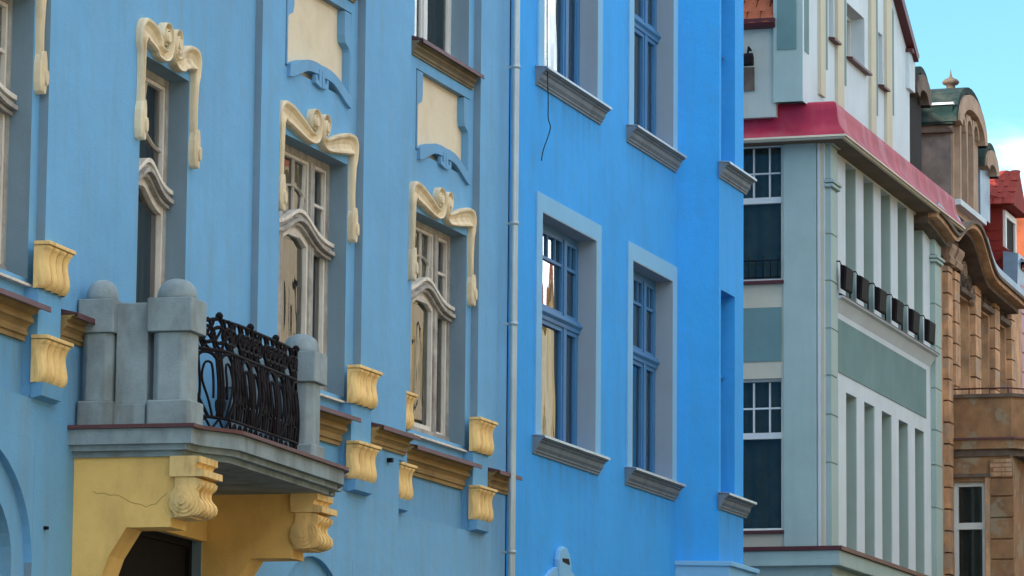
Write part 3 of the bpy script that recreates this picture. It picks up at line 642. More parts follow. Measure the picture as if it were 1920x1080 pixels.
obj('gap_shade_strip', MB().box(BL, CE0 + .003, CE - .023, -.25, -.05, 0, ZT), M['door'], H2)  # black strip added to darken the shadow gap between the houses
wl.add([(XE, 12.52, 0), (XE, 24, 0), (XE, 24, ZT), (XE, 12.52, ZT)], [(0, 1, 2, 3)])
obj('wall', wl, M['azure'], H2, recalc=False)
obj('rear_wall', MB().box(BL, CE, XE - .02, -11, -.75, 0, ZT - .1), M['azure'], H2)
obj('roof', MB().oz(BL, [(.75, ZT), (.75, ZT + .25), (-5.5, ZT + 4.4), (-11, ZT + .2), (-11, ZT)], CE, XE + .2), M['tile'], H2)
SILL = [(0, -.19), (.02, -.19), (.022, -.165), (.035, -.16), (.037, -.14), (.065, -.11), (.075, -.065), (.10, -.05), (.10, -.035), (.13, -.03), (.13, -.002), (0, .012)]
def sill(pl, house, u0, u1, zt, o=0):
    s = obj('window_sill', MB().oz(pl, [(o + a, zt + b) for a, b in SILL], u0, u1), M['azure_sill'], house)
    obj('sill_flashing', MB().oz(pl, [(o - .19, zt + .045), (o + .17, zt + .004), (o + .175, zt - .02), (o + .183, zt - .02), (o + .18, zt + .014), (o - .19, zt + .055)], u0 + .18, u1 - .18) if False else MB().oz(pl, [(o + .002, zt + .016), (o + .14, zt + .002), (o + .143, zt - .016), (o + .153, zt - .016), (o + .15, zt + .012), (o + .002, zt + .026)], u0 - .01, u1 + .01), M['zinc'], s)
def surround(pl, house, u0, u1, z0, z1, w=.2, o=0):
    m = MB(); m.box(pl, u0 - w, u0 - .001, o - .05, o + .022, z0, z1 + w); m.box(pl, u1 + .001, u1 + w, o - .05, o + .022, z0, z1 + w); m.box(pl, u0 - .001, u1 + .001, o - .05, o + .022, z1 + .001, z1 + w)
    obj('surround', m, M['azure_light'], house)
    m = MB()
    m.box(pl, u0 - .02, u0 + .012, o - .2, o + .021, z0, z1); m.box(pl, u1 - .012, u1 + .02, o - .2, o + .021, z0, z1); m.box(pl, u0 + .012, u1 - .012, o - .2, o + .021, z1 - .012, z1 + .02)
    obj('reveal', m, M['azure_reveal'], house)  # lining tone greyed, the shade of the reveals put into its colour
def blue_window(pl, house, u0, u1, z0, z1, o, parts=2, um=0):
    u0 += .013; u1 -= .013; z1 -= .013
    w = frame_mb(pl, u0, u1, z0, z1, o - .06, o, .065); zt = z0 + .59 * (z1 - z0)
    mid = (u0 + u1) / 2; ed = [u0 + .065, u1 - .065]
    if parts == 2:
        ml = u0 + u1 - um; ed = [u0 + .065, ml - .055, ml + .055, um - .055, um + .055, u1 - .065]
        for x_ in (ml, um): w.box(pl, x_ - .055, x_ + .055, o - .05, o + .02, z0 + .065, z1 - .065)
    win = obj('window', w, M['blue_wood'], house)
    t = obj('transom', MB().oz(pl, [(o - .05, zt - .06), (o + .025, zt - .06), (o + .03, zt - .02), (o + .06, zt + .01), (o + .06, zt + .03), (o + .035, zt + .045), (o + .03, zt + .07), (o - .05, zt + .07)], u0 + .002, u1 - .002), M['blue_wood'], win)
    for i in range(0, len(ed), 2):
        a, b = ed[i], ed[i + 1]
        obj('sash', frame_mb(pl, a, b, z0 + .065, zt - .06, o - .045, o + .005, .05), M['blue_wood'], win)
        obj('sash', frame_mb(pl, a, b, zt + .07, z1 - .065, o - .045, o + .004, .045), M['blue_wood'], win)
        pane(pl, win, a, b, z0 + .065, zt - .06, o - .03, M['old_glass'], random.uniform(-.01, .02)); pane(pl, win, a, b, zt + .07, z1 - .065, o - .028, M['old_glass'], random.uniform(-.01, .01))
        zb = zt + .07 + .63 * (z1 - .065 - zt - .07)
        obj('glazing_bar', MB().box(pl, a + .045, b - .045, o - .035, o, zb, zb + .035), M['blue_wood'], win)
        for f in ((1 / 3, 2 / 3) if b - a > .5 else (.5,)):
            x = a + f * (b - a); obj('glazing_bar', MB().box(pl, x - .014, x + .014, o - .034, o - .002, zb + .035, z1 - .11), M['blue_wood'], win)
    curtain(pl, win, u0 - .1, u1 + .1, z0 - .05, z1 + .05, o - .15, M['curtain_blue']); return win
for (a, b), pxm in zip(AZ, (1057, 1207)):
    for z in (zl, zu):
        surround(BL, H2, a, b, *z); blue_window(BL, H2, a, b, *z, -.2, 2, BL.u(pxm, 600, -.2)); sill(BL, H2, a - .25, b + .16, z[0] - .012)
for z in ((6.19, 8.77), (10.38, 12.9)):
    blue_window(OR, H2, *ow, *z, -.2, 1); sill(OR, H2, ow[0] - .12, XE + .10, z[0] - .012)
# projecting ground-floor bay under the end bay, with a capping slab
lu, lz = OR.hit(1362, 1050, .17)
obj('bay_base', MB().uo(OR, [(XF - .05, -.5), (XO - .06, .15), (XE + .08, .15), (XE + .08, -.5)], 0, lz - .06), M['azure_light'], H2)
obj('bay_cap', MB().uo(OR, [(XF - .08, -.5), (XO - .08, .19), (XE + .11, .19), (XE + .11, -.5)], lz - .06, lz), M['azure_light'], H2, bevel=.008)
# keystone-like stucco tongue over a ground-floor arch
ku, kz = BL.hit(1058, 1025, .05)
tg = [(-.19, -.8), (-.21, -.5), (-.25, -.16), (-.20, -.05), (-.08, 0), (.06, -.01), (.18, -.08), (.24, -.2), (.21, -.5), (.19, -.8)]
kp = obj('keystone', MB().uz(BL, [(ku + a, kz + b) for a, b in tg], 0, .07), M['azure_light'], H2, bevel=.02)
obj('keystone_slot', MB().uz(BL, [(ku + a, kz + b) for a, b in ((-.13, -.14), (.10, -.13), (.14, -.17), (.13, -.2), (.05, -.19), (-.12, -.18))], .06, .074), M['door'], kp)
g = [math.pi * k / 24 for k in range(25)]
inn = [(ku - .95 * math.cos(a), kz - 1.25 + .85 * math.sin(a)) for a in g]; out_ = [(ku - 1.13 * math.cos(a), kz - 1.25 + 1.03 * math.sin(a)) for a in g]
obj('arch_band', MB().strip(BL, inn, out_, -.002, .05), M['azure_light'], H2)
add_stains(M['azure'], [(a - .2 - 44, b + .2 - 44, z[0] - .17, .5) for a, b in AZ for z in (zl, zu)] + [(47.6 - 44, 48.6 - 44, 6.0, .7)], (.07, .19, .32), .42)
# rain pipe at the joint with the grey-blue house
px0 = BL.u(968, 0, .1); pp = MB(); pp.tube([(px0, 12.9, .2), (px0, 12.9, 4.0), (px0, 12.9, 8.0), (px0, 12.9, 12.0), (px0, 12.9, ZT)], .042, 14)
dp = obj('downpipe', pp, M['zinc'], H2, 'zinc rain pipe')
for zz in (2.2, 4.9, 7.37, 8.47, 10.2, 12.6):
    obj('pipe_clip', MB().lathe((px0, 12.9, zz), [(.044, -.02), (.05, -.02), (.05, .02), (.044, .02)], 14).box(BL, px0 - .01, px0 + .01, 0, .06, zz - .012, zz + .012), M['zinc'], dp)

# loose cable hanging in front of the azure house
ch = [BL.w(*[(lambda q: (q[0], .12, q[1]))(BL.hit(x, y, .12))][0]) for x, y in ((1026, -60), (1026, 30), (1026, 100), (1027, 150), (1028, 190), (1028, 222), (1032, 238), (1027, 258), (1019, 280), (1015, 301))]
cb = obj('hanging_cable', MB().tube([Vector(p) for p in smooth_path(ch, 4)], .006, 5), M['iron'], None, loc=ch[-1])
cb['label'] = 'thin black loose cable hanging down beside the sky-reflecting azure house window'; cb['category'] = 'cable'

# ================================================================== pale green house across the side street
GX = 55.77; G = Plane(0, 13.1, 1, 0); GS = Plane(GX, 13.1, 0, -1)
H3 = thing('pale_green_house', 'pale sage house with white fins, crimson skirt roof and tall gable', 'house', (60, 13.6, 0))
GE = 64.1
zlg = G.z(1588, 1027, .3)                    # ledge under the lower windows
zea = G.z(1567, 236, .42)                                   # eaves
sx = lambda x, y=600: GS.u(x, y)
side_w = (sx(1396) - .9, sx(1466))
ws_up = (GS.z(1430, 526), GS.z(1430, 270)); ws_lo = (GS.z(1430, 994), GS.z(1430, 710))
slots_u = [(56.62 + 1.233 * k - .62, 56.62 + 1.233 * k + .13) for k in range(6)]
slots_u = [(57.16 + 1.233 * (k - 1), 57.16 + 1.233 * (k - 1) + .72) for k in range(6)]
zs_up = (G.z(1655, 600), 12.08); zs_lo = (zlg + .05, 8.59)
wl = MB()
wl.wall(GS, -9, sx(1533), zlg - .4, zea, [(*side_w, *ws_up, .18), (*side_w, *ws_lo, .18)])
wl.wall(GS, sx(1533), 0, zlg - .4, zea)
obj('side_wall', wl, M['cream_render'], H3, recalc=False)
wl = MB(); wl.wall(G, GX, GE, zlg - .4, zea, [(a, b, *z, .42) for a, b in slots_u for z in (zs_up, zs_lo)])
wl.add([(GE, 13.1, 0), (GE, 13.8, 0), (GE, 13.8, zea), (GE, 13.1, zea)], [(0, 1, 2, 3)])
obj('front_wall', wl, M['white_render'], H3, recalc=False)
obj('rear_wall', MB().box(G, GX + .95, GE, -9.5, -.95, 0, zea), M['cream_render'], H3)
lw = MB(); lw.wall(G, GX + .25, GE, 0, zlg - .25, off=-.2); lw.wall(Plane(GX + .25, 13.1, 0, -1), -9, -.2, 0, zlg - .25); obj('ground_floor_wall', lw, M['cream_render'], H3, recalc=False)
# recessed jamb linings of the slots in pale sage + windows inside
for a, b in slots_u:
    for z in (zs_up, zs_lo):
        m = MB(); m.box(G, b - .012, b + .02, -.42, -.012, z[0], z[1]); m.box(G, a - .02, a + .012, -.42, -.012, z[0], z[1]); obj('jamb_lining', m, M['sage'], H3)
        w = obj('window', frame_mb(G, a + .012, b - .012, *z, -.42, -.36, .06), M['white'], H3)
        pane(G, w, a + .05, b - .05, z[0], z[1], -.39, M['new_glass']); curtain(G, w, a - .1, b + .1, z[0] - .1, z[1] + .1, -.5, M['curtain'])
# side face: pilaster, strip, spandrel panel, sills
zA, zB = zlg + .001, zea
obj('corner_pier', MB().box(GS, sx(1471), sx(1532), -.02, .05, zA, zB), M['sage'], H3)
obj('corner_strip', MB().box(GS, sx(1534), -.06, -.02, .03, zA, zB), M['white_render'], H3)
zp = (GS.z(1430, 678), GS.z(1430, 577))
obj('spandrel_panel', MB().box(GS, side_w[0] + .02, sx(1465), -.02, .012, *zp), M['sage_dark'], H3)
for z in (ws_up, ws_lo):
    obj('window_sill', MB().box(GS, side_w[0], side_w[1] + .03, -.1, .07, z[0] - .055, z[0] - .01), M['redbrown'], H3)
    u0, u1 = side_w; w = frame_mb(GS, u0, u1, *z, -.18, -.1, .035); zt = z[1] - .80
    w.box(GS, u0, u1, -.16, -.07, zt - .08, zt + .01)
    win = obj('window', w, M['white'], H3)
    pane(GS, win, u0, u1, z[0], zt - .09, -.14, M['new_glass']); pane(GS, win, u0, u1, zt + .02, z[1], -.138, M['new_glass'])
    curtain(GS, win, u0 - .1, u1 + .1, z[0] - .1, z[1] + .1, -.27, M['curtain_dark'])
    for x in (sx(1410), sx(1440)): obj('glazing_bar', MB().box(GS, x - .012, x + .012, -.15, -.105, zt + .02, z[1] - .05), M['white'], win)
    obj('glazing_bar', MB().box(GS, u0 + .05, u1 - .05, -.149, -.106, zt + .36, zt + .385), M['white'], win)
gu = MB(); zg = ws_up[0]
for zz in (.03, .28): gu.box(GS, side_w[0], side_w[1] - .02, .03, .045, zg + zz, zg + zz + .018)
wg = obj('window_guard', gu, M['iron'], H3)
for k in range(14):
    x = side_w[1] - .05 - k * .11; obj('guard_bar', MB().tube([GS.w(x, .038, zg + .03), GS.w(x, .038, zg + .29)] if k % 2 else [GS.w(x, .038, zg + .03), GS.w(x, .038, zg + .36)], .007, 5), M['iron'], wg)
# corner and end pilasters on the front, in jointed blocks
def g_pilaster(u0, u1, joints):
    p = obj('pilaster', MB().box(G, u0 + .03, u1 - .03, -.02, .07, zlg, 12.3), M['sage'], H3)
    zs = [zlg + .02] + joints + [11.45]
    for a, b in zip(zs, zs[1:]): obj('pilaster_block', MB().box(G, u0, u1, -.02, .085, a + .012, b - .012), M['sage'], p)
    for z, h, d in ((11.47, .05, .125), (11.53, .05, .145), (12.10, .06, .13), (12.17, .12, .17)): obj('pilaster_moulding', MB().box(G, u0 - (d - .085), u1 + (d - .085), -.02, d, z, z + h), M['sage'], p, bevel=.012)
    obj('pilaster_block', MB().box(G, u0, u1, -.02, .085, 11.60, 12.08), M['sage'], p)
jn = [G.z(1562, y, .09) for y in (868, 778, 705, 617, 528, 440)]
g_pilaster(GX + .06, GX + .50, [z for z in jn]); g_pilaster(63.35, 63.85, [z for z in jn])
# sill course, spandrel panel on the front
su, sz = 57.0, zs_up[0]
obj('sill_course', MB().oz(G, [(0, sz - .02), (.16, sz - .09), (.16, sz - .12), (.10, sz - .14), (0, sz - .3)], GX + .52, 63.33), M['white_render'], H3)
obj('sill_course_edge', MB().oz(G, [(.1, sz - .055), (.17, sz - .085), (.17, sz - .10), (.1, sz - .09)], GX + .52, 63.33), M['redbrown'], H3)
obj('sill_course_edge', MB().box(G, GX + .52, 63.33, .0, .025, sz - .235, sz - .22), M['redbrown'], H3)
obj('spandrel_panel', MB().box(G, GX + .52, 62.95, -.02, .012, G.z(1567, 695), G.z(1567, 595)), M['sage_dark'], H3)
for a, b in slots_u[1:]: obj('window_sill', MB().oz(G, [(-.4, zs_lo[0] + .05), (.05, zs_lo[0] - .01), (.05, zs_lo[0] - .04), (-.4, zs_lo[0])], a - .04, b + .06), M['redbrown'], H3)
# ledge under the storeys, wraps the corner
def ring(d): return [(GX - d, -9), (GX - d, d), (GE, d), (GE, -.5), (GX + .3, -.5), (GX + .3, -9)]
obj('ledge', MB().uo(G, ring(.28), zlg - .28, zlg - .06), M['sage'], H3, bevel=.01); obj('ledge_soffit', MB().uo(G, ring(.14), zlg - .42, zlg - .28), M['sage'], H3)
obj('ledge_flashing', MB().uo(G, ring(.32), zlg - .058, zlg - .0), M['redbrown'], H3)
# crimson skirt roof with flared foot, and its soffit
SK = smooth_path([(.42, 0), (.38, .06), (.30, .17), (.265, .30), (.25, .44), (.20, .53), (.02, .56)], 4)
def skirt(prof, z0, name, m, m2=None):
    n = len(prof); fs = [(2 * i, 2 * i + 1, 2 * i + 3, 2 * i + 2) for i in range(n - 1)]
    obj(name, MB().add([p for d, z in prof for p in ((GX - d, 23, z0 + z), (GX - d, 13.1 - d, z0 + z))], fs), m, H3, recalc=False)
    obj(name, MB().add([p for d, z in prof for p in ((GX - d, 13.1 - d, z0 + z), (GE + .15, 13.1 - d, z0 + z))], fs), m2 or m, H3, recalc=False)
skirt(SK, zea, 'skirt_roof', M['crimson'], M['crimson_faded'])
skirt([(.42, 0), (.43, -.03), (.40, -.035), (.39, -.055), (.35, -.06)], zea, 'eaves_moulding', M['cream_render']); skirt([(.35, -.061), (.33, -.05), (0, -.05)], zea, 'eaves_soffit', M['soffit'])  # soffit brown darkened, shade under the eaves put into its colour
obj('skirt_end', MB().add([(GE + .15, 13.1 - d, zea + z) for d, z in SK] + [(GE + .15, 13.4, zea + .56), (GE + .15, 13.4, zea)], [tuple(range(len(SK) + 2))]), M['crimson'], H3)
# gable storey over the skirt
GY = 13.30; GG = Plane(0, GY, 1, 0); gx0 = GG.u(1505, 150); gx1 = GG.u(1706, 300); zg0 = zea + .5
gz_r = GG.z(1708, 105); gpk_u = (gx0 + gx1) / 2; gpk_z = gz_r + (gx1 - gpk_u) * ((GG.z(1676, 0) - gz_r) / (gx1 - GG.u(1676, 0)))
gpoly = [(gx0, zg0), (gx1, zg0), (gx1, gz_r), (gpk_u, gpk_z), (gx0, gz_r)]
wins = [(GG.u(1554, 60), GG.u(1563, 60), GG.z(1558, 72)), (GG.u(1588, 100), GG.u(1621, 100), GG.z(1588, 105)), (GG.u(1647, 130), GG.u(1655, 130), GG.z(1650, 160))]
wl = MB(); wl.wall(GG, gx0, gx1, zg0, gz_r, [(a, b, z, min(z + 1.75, gz_r - .1), .3) for a, b, z in wins])
wl.add([GG.w(gx0, 0, gz_r), GG.w(gx1, 0, gz_r), GG.w(gpk_u, 0, gpk_z)], [(0, 1, 2)])
obj('gable_wall', wl, M['white_render'], H3, recalc=False)
gs = Plane(gx0, GY, 0, -1)
wl = MB(); uw = gs.u(1450, 60); XW = gx0 + .07; YW = GY - uw; wl.wall(gs, uw, 0, zg0, gz_r); wl.add([gs.w(uw, 0, zg0), gs.w(uw, -2, zg0), gs.w(uw, -2, gz_r), gs.w(uw, 0, gz_r)], [(0, 1, 2, 3)]); obj('gable_side_wall', wl, M['sage'], H3, recalc=False)
wl = MB(); wl.wall(Plane(gx1, GY, 0, -1), -3, 0, zg0, gz_r); obj('gable_side_wall', wl, M['white_render'], H3, recalc=False)
obj('gable_side_panel', MB().box(gs, gs.u(1457, 60), gs.u(1493, 60), -.02, .01, gs.z(1475, 93), gz_r - .1), M['sage_dark'], H3)
for a, b, z in wins:
    z1 = min(z + 1.75, gz_r - .1)
    w = obj('window', frame_mb(GG, a, b, z, z1, -.3, -.22, .05), M['white'], H3); pane(GG, w, a + .03, b - .03, z, z1, -.26, M['new_glass']); curtain(GG, w, a - .1, b + .1, z - .1, z1 + .1, -.36, M['curtain'])
    obj('window_sill', MB().oz(GG, [(-.2, z + .02), (.10, z - .02), (.10, z - .055), (-.2, z - .03)], a - .03, b + .12), M['redbrown'], H3)
# cream lesenes and sage inlays on the gable
def inlay(x0, x1, y0, y1, m, o0=-.02, o1=.03):
    a = GG.u(x0, y0); b = GG.u(x1, y0); z = GG.z((x0 + x1) / 2, y1)
    t = lambda u: gz_r + (min(u - gx0, gx1 - u)) * (gpk_z - gz_r) / (gpk_u - gx0) - .25
    obj('lesene' if m == 'cream_render' else 'inlay', MB().uz(GG, [(a, z), (b, z), (b, t(b)), (a, t(a))], o0, o1), M[m], H3)
for x0, x1, y1 in ((1533, 1542, 170), (1565, 1577, 190), (1628, 1637, 240), (1657, 1667, 280)): inlay(x0, x1, 60, y1 + 10, 'cream_render', -.02, .05)
for x0, x1, y1 in ((1508, 1516, 99), (1545, 1551, 129), (1580, 1586, 159), (1640, 1645, 215), (1671, 1675, 215)): inlay(x0, x1, 60, y1, 'sage_dark', -.02, .008)
# raking coping
for sg, ux in ((1, gx1), (-1, gx0)):
    a = (ux + sg * .08, gz_r - .12); b = (gpk_u, gpk_z + .02); n_ = .10
    obj('raking_coping', MB().uz(GG, [a, (a[0] + sg * .03, a[1] + .14), (b[0], b[1] + .2), b], -.25, .14), M['redbrown'], H3)
obj('gable_kneeler', MB().box(GG, gx1 - .28, gx1 + .16, -.3, .06, gz_r - .62, gz_r - .02), M['white_render'], H3); obj('kneeler_cap', MB().box(GG, gx1 - .3, gx1 + .24, -.32, .12, gz_r - .02, gz_r + .04), M['redbrown'], H3)
# roof behind the gable: a body, and the clay tiles seen beside the side street
obj('roof', MB().oz(Plane(0, 16.2, 1, 0), [(2.0, zg0 + 1.2), (2.0, zg0 + 1.3), (-3, zg0 + 5.6), (-8, zg0 + 1), (-8, zg0)], gx0 - .0, GE + .2), M['tile'], H3)
zgut = gs.z(1420, 38, 0) 
obj('upper_wall', MB().box(Plane(XW, YW, 0, -1), -8, .02, -.1, 0, zg0 - .2, zgut), M['pale_render'], H3)
gut = obj('gutter', MB().oz(Plane(XW, 0, 0, -1), [(.0, zgut - .12), (.12, zgut - .12), (.16, zgut - .06), (.16, zgut + .01), (0, zgut + .01)], -23, -(YW - .03)), M['redbrown'], H3)
rs = obj('side_roof', MB().oz(Plane(XW, 0, 0, -1), [(.06, zgut), (-3.2, zgut + 3.8), (-3.2, zgut + 3.6), (.06, zgut - .08)], -23, -(YW + .02)), M['tile'], H3)
tme = bpy.data.meshes.new('roof_tile'); tb = MB()
tpr = [(-.10, 0), (-.095, .02), (-.05, .034), (0, .038), (.05, .034), (.095, .02), (.10, 0)]
_v = [(x, -.17 + (0 if abs(x) < .06 else .03), z) for x, z in tpr] + [(x, .19, z) for x, z in tpr] + [(x, -.17 + (0 if abs(x) < .06 else .03), z - .022) for x, z in tpr]
_f = [(i, i + 1, 8 + i, 7 + i) for i in range(6)] + [(i, 14 + i, 15 + i, i + 1) for i in range(6)]
tme.from_pydata(_v, [], _f); tme.materials.append(M['tile'])
sl = math.atan2(3.8, 3.26)
for r_ in range(7):
    for k in range(9):
        d = .05 + r_ * .27; y = YW + .1 + k * .205 + (.1 if r_ % 2 else 0)
        piece('roof_tile', tme, rs, (XW - .06 + d * math.cos(sl), y, zgut + .02 + d * math.sin(sl)), (sl + random.uniform(-.02, .02), 0, -math.pi / 2))
# black floodlights on the sill course
def floodlight(k, u, z, label):
    t = thing('floodlight', label, 'floodlight', G.w(u, .1, z), 'floodlights along the sill of the pale green house')
    c = math.cos
    obj('lamp_box', MB().oz(G, [(.13, z + .02), (.19, z + .0), (.21, z + .36), (.13, z + .38)], u, u + .52), M['iron'], t, bevel=.012)
    obj('lamp_rim', MB().oz(G, [(.19, z + .02), (.204, z + .02), (.222, z + .34), (.208, z + .34)], u + .03, u + .49), M['door'], t)
    obj('mounting_bracket', MB().tube([G.w(*p) for p in ((u - .03, .04, z - .06), (u - .03, .04, z + .36), (u - .03, .07, z + .42), (u - .03, .13, z + .42), (u - .03, .16, z + .36), (u - .03, .16, z + .16))], .012, 6), M['iron'], t)
nth = ('first', 'second', 'third', 'fourth', 'fifth', 'sixth')
for k, (a, b) in enumerate(slots_u):
    floodlight(k, a + .14 + (.16 if k == 0 else 0), sz - .02, 'black floodlight on the pale green house sill, %s from the corner beside the azure house' % nth[k])
# bracket lantern arm on the side wall
lu_, q = gs.hit(1402, 110, .1); lY = GY - lu_
lt = thing('wall_lantern', 'dark wall lamp on the side wall above the crimson skirt roof', 'lamp', (XW, lY, q - .3))
obj('lamp_head', MB().oz(Plane(XW, lY, 0, -1), [(.1, q + .02), (.16, q + .09), (.22, q + .04), (.24, q - .1), (.1, q - .1)], -.12, .08), M['iron'], lt, bevel=.015); obj('arm', MB().tube([(XW, lY, q + .16), (XW - .12, lY, q + .18), (XW - .17, lY, q + .06)], .018), M['iron'], lt); obj('wall_plate', MB().box(Plane(XW, lY, 0, -1), -.1, .06, -.01, .03, q - .45, q - .1), M['darkstone'], lt)

# ================================================================== ornate orange house
O = Plane(0, 13.2, 1, 0)
H4 = thing('ornate_sandstone_house', 'weathered orange sandstone house with curved gable cornice, oriel and stone dormer', 'house', (68.5, 13.6, 0))
OX0, OX1 = 64.45, 72.2
zhead = [O.z(1800, 556), O.z(1838, 573), O.z(1872, 600)]
zwb = 9.3
ow4 = [(66.05, 67.12, zhead[0]), (68.0, 68.92, zhead[1] - .1), (69.65, 70.5, zhead[2] - .08)]
ztop4 = O.z(1790, 455)
wl = MB(); wl.wall(O, OX0, OX1, 0, ztop4, [(a, b, zwb, z, .26) for a, b, z in ow4]); obj('wall', wl, M['sandstone'], H4, recalc=False)
obj('rear_wall', MB().box(O, OX0, OX1, -9, -.75, 0, ztop4), M['sandstone'], H4)
for a, b, z in ow4:
    w = frame_mb(O, a, b, zwb, z, -.26, -.19, .06); w.box(O, a, b, -.25, -.18, z - .85, z - .75); w.box(O, (a + b) / 2 - .04, (a + b) / 2 + .04, -.249, -.181, zwb, z - .85)
    win = obj('window', w, M['white'], H4); pane(O, win, a, b, zwb, z, -.22, M['new_glass']); curtain(O, win, a - .1, b + .1, zwb - .1, z + .1, -.33, M['curtain'])
    hd = obj('window_hood', MB().oz(O, [(0, z + .03), (.10, z + .05), (.12, z + .12), (.05, z + .14), (.05, z + .36), (0, z + .40)], a - .08, b + .08), M['darkstone'], H4)
    for sg in (-1, 1):
        c = ((a + b) / 2 + sg * .2, z + .26)
        obj('carved_scroll', MB().ribbon(O, [(c[0] + sg * (.02 + .012 * k) * math.cos(k * .7), c[1] + (.02 + .011 * k) * math.sin(k * .7)) for k in range(14)], .05, .05, .04), M['darkstone'], hd)
# rusticated pilasters: one block per course
def rust(pl, par, u0, u1, z0, z1, pitch, d, m, phase=0):
    z = z0
    while z < z1 - .05:
        t = min(z + pitch, z1); r_ = random.uniform(-.006, .006)
        obj('stone', MB().box(pl, u0 + abs(r_), u1 - abs(r_), -.02, d + r_, z + .014, t - .014), m, par); z = t
for u0, u1 in ((64.86, 65.22), (65.45, 65.86), (67.22, 67.72), (69.02, 69.48), (70.62, 71.02)):
    p = obj('pilaster', MB().box(O, u0 + .03, u1 - .03, -.02, .03, 4.0, ztop4 - .3), M['darkstone'], H4)
    rust(O, p, u0, u1, 4.6 if u0 < 65.4 else 8.2, ztop4 - .55, .365, .10, M['sandstone'])
    obj('capital', MB().oz(O, [(0, ztop4 - .5), (.13, ztop4 - .5), (.16, ztop4 - .42), (.12, ztop4 - .36), (.18, ztop4 - .24), (.18, ztop4 - .18), (0, ztop4 - .18)], u0 - .04, u1 + .04), M['tan'], p)
# main cornice with the curved gable sweep, traced as a path on its front plane
cp = [O.hit(x, y, .45) for x, y in ((1757, 398), (1772, 415), (1794, 444), (1804, 437), (1815, 424), (1828, 421), (1840, 436), (1850, 466), (1860, 500), (1870, 521), (1890, 540), (1915, 562), (1925, 572))]
cps = smooth_path(cp, 5)
cg = obj('gable_cornice', MB().strip(O, [(a, b - .16) for a, b in cps], cps, -.05, .30), M['darkstone'], H4)
obj('cornice_moulding', MB().strip(O, [(a, b - .07) for a, b in cps], cps, .30, .45), M['sandstone'], cg)
obj('cornice_roll', MB().strip(O, [(a, b) for a, b in cps], [(a, b + .06) for a, b in cps], -.05, .50), M['darkstone'], cg)
obj('gutter', MB().strip(O, [(a, b + .07) for a, b in cps[-26:]], [(a, b + .2) for a, b in cps[-26:]], .30, .47), M['lead'], cg)
obj('gutter', MB().strip(O, [(a, b + .07) for a, b in cps[:9]], [(a, b + .17) for a, b in cps[:9]], .28, .47), M['lead'], cg)
gp = [(a, b - .23) for a, b in cps if cp[2][0] < a < cp[9][0]]
obj('gable_field', MB().uz(O, [(gp[0][0], ztop4 - .4)] + gp + [(gp[-1][0], ztop4 - .4)], -.1, .03), M['darkstone'], H4)
for k in range(5):
    a, b = gp[int(2 + k * (len(gp) - 5) / 4)]
    obj('carved_scroll', MB().ribbon(O, [(a + (.03 + .012 * j) * math.cos(j * .8), b - .22 + (.03 + .012 * j) * math.sin(j * .8)) for j in range(12)], .06, .07, .03), M['tan'], H4)
# roof and dormers
obj('roof', MB().oz(O, [(-.5, ztop4 + .1), (-1.3, ztop4 + 2.6), (-6, ztop4 + 4.0), (-9, ztop4), (0, ztop4)], OX0, OX1), M['tile_red'], H4)
obj('lead_flashing', MB().uz(O, [O.hit(x, y, .2) for x, y in ((1771, 395), (1800, 440), (1806, 420), (1776, 372))], .1, .2), M['lead'], H4)
def dormer(pl, pts_px, name, base_y, depth, m_front, m_mould='tan'):
    u0 = pl.u(*pts_px[0]); u1 = pl.u(*pts_px[1]); zs = pl.z(*pts_px[2]); zk = pl.z(*pts_px[3]); zb = pl.z(*pts_px[4])
    uc = (u0 + u1) / 2; hw = (u1 - u0) / 2; g = [math.pi * k / 16 for k in range(17)]
    top = [(uc - hw * math.cos(a), zs + (zk - zs) * math.sin(a)) for a in g]
    d = obj(name, MB().uz(pl, [(u0, zb)] + top + [(u1, zb)], -depth, 0), M[m_front], H4)
    over = [(uc - (hw + .14) * math.cos(a), zs - .05 + (zk - zs + .12) * math.sin(a)) for a in g]
    o2 = [(uc - (hw + .24) * math.cos(a), zs - .08 + (zk - zs + .27) * math.sin(a)) for a in g]
    obj('dormer_roof', MB().strip(pl, over, o2, -depth, .12), M['slate'], d)
    obj('dormer_moulding', MB().strip(pl, [(uc - (hw - .12) * math.cos(a), zs - .1 + (zk - zs - .12) * math.sin(a)) for a in g], [(uc - (hw + .12) * math.cos(a), zs - .05 + (zk - zs + .1) * math.sin(a)) for a in g], -.02, .16), M[m_mould], d)
    return d, u0, u1, zs, zk, zb
DP = Plane(0, 13.5, 1, 0)
d, u0, u1, zs, zk, zb = dormer(DP, ((1787, 320), (1834, 330), (1808, 243), (1812, 190), (1810, 415)), 'stone_dormer', 0, 1.6, 'tan')
for f in (.12, .38, .64): 
    a = u0 + f * (u1 - u0); b = a + .19 * (u1 - u0); zt = zs - .02 + .1 * math.sin(f * 3)
    obj('mullion', MB().box(DP, a - .12, a - .02, -.02, .10, zb + .2, zt + .15), M['tan'], d)
    w = obj('window', MB().box(DP, a, b, -.02, .006, zb + .45, zt - .02), M['door'], d)
    obj('arch_head', MB().strip(DP, [((a + b) / 2 - (b - a) / 2 * math.cos(q), zt - .12 + (b - a) / 2 * math.sin(q)) for q in g_] if False else [((a + b) / 2 - (b - a) / 2 * math.cos(q * math.pi / 8), zt - .12 + (b - a) / 2 * math.sin(q * math.pi / 8)) for q in range(9)], [((a + b) / 2 - ((b - a) / 2 + .09) * math.cos(q * math.pi / 8), zt - .12 + ((b - a) / 2 + .09) * math.sin(q * math.pi / 8)) for q in range(9)], 0, .09), M['tan'], d)
obj('dormer_sill', MB().box(DP, u0 - .05, u1 + .05, -.1, .14, zb + .12, zb + .22), M['white_render'], d)
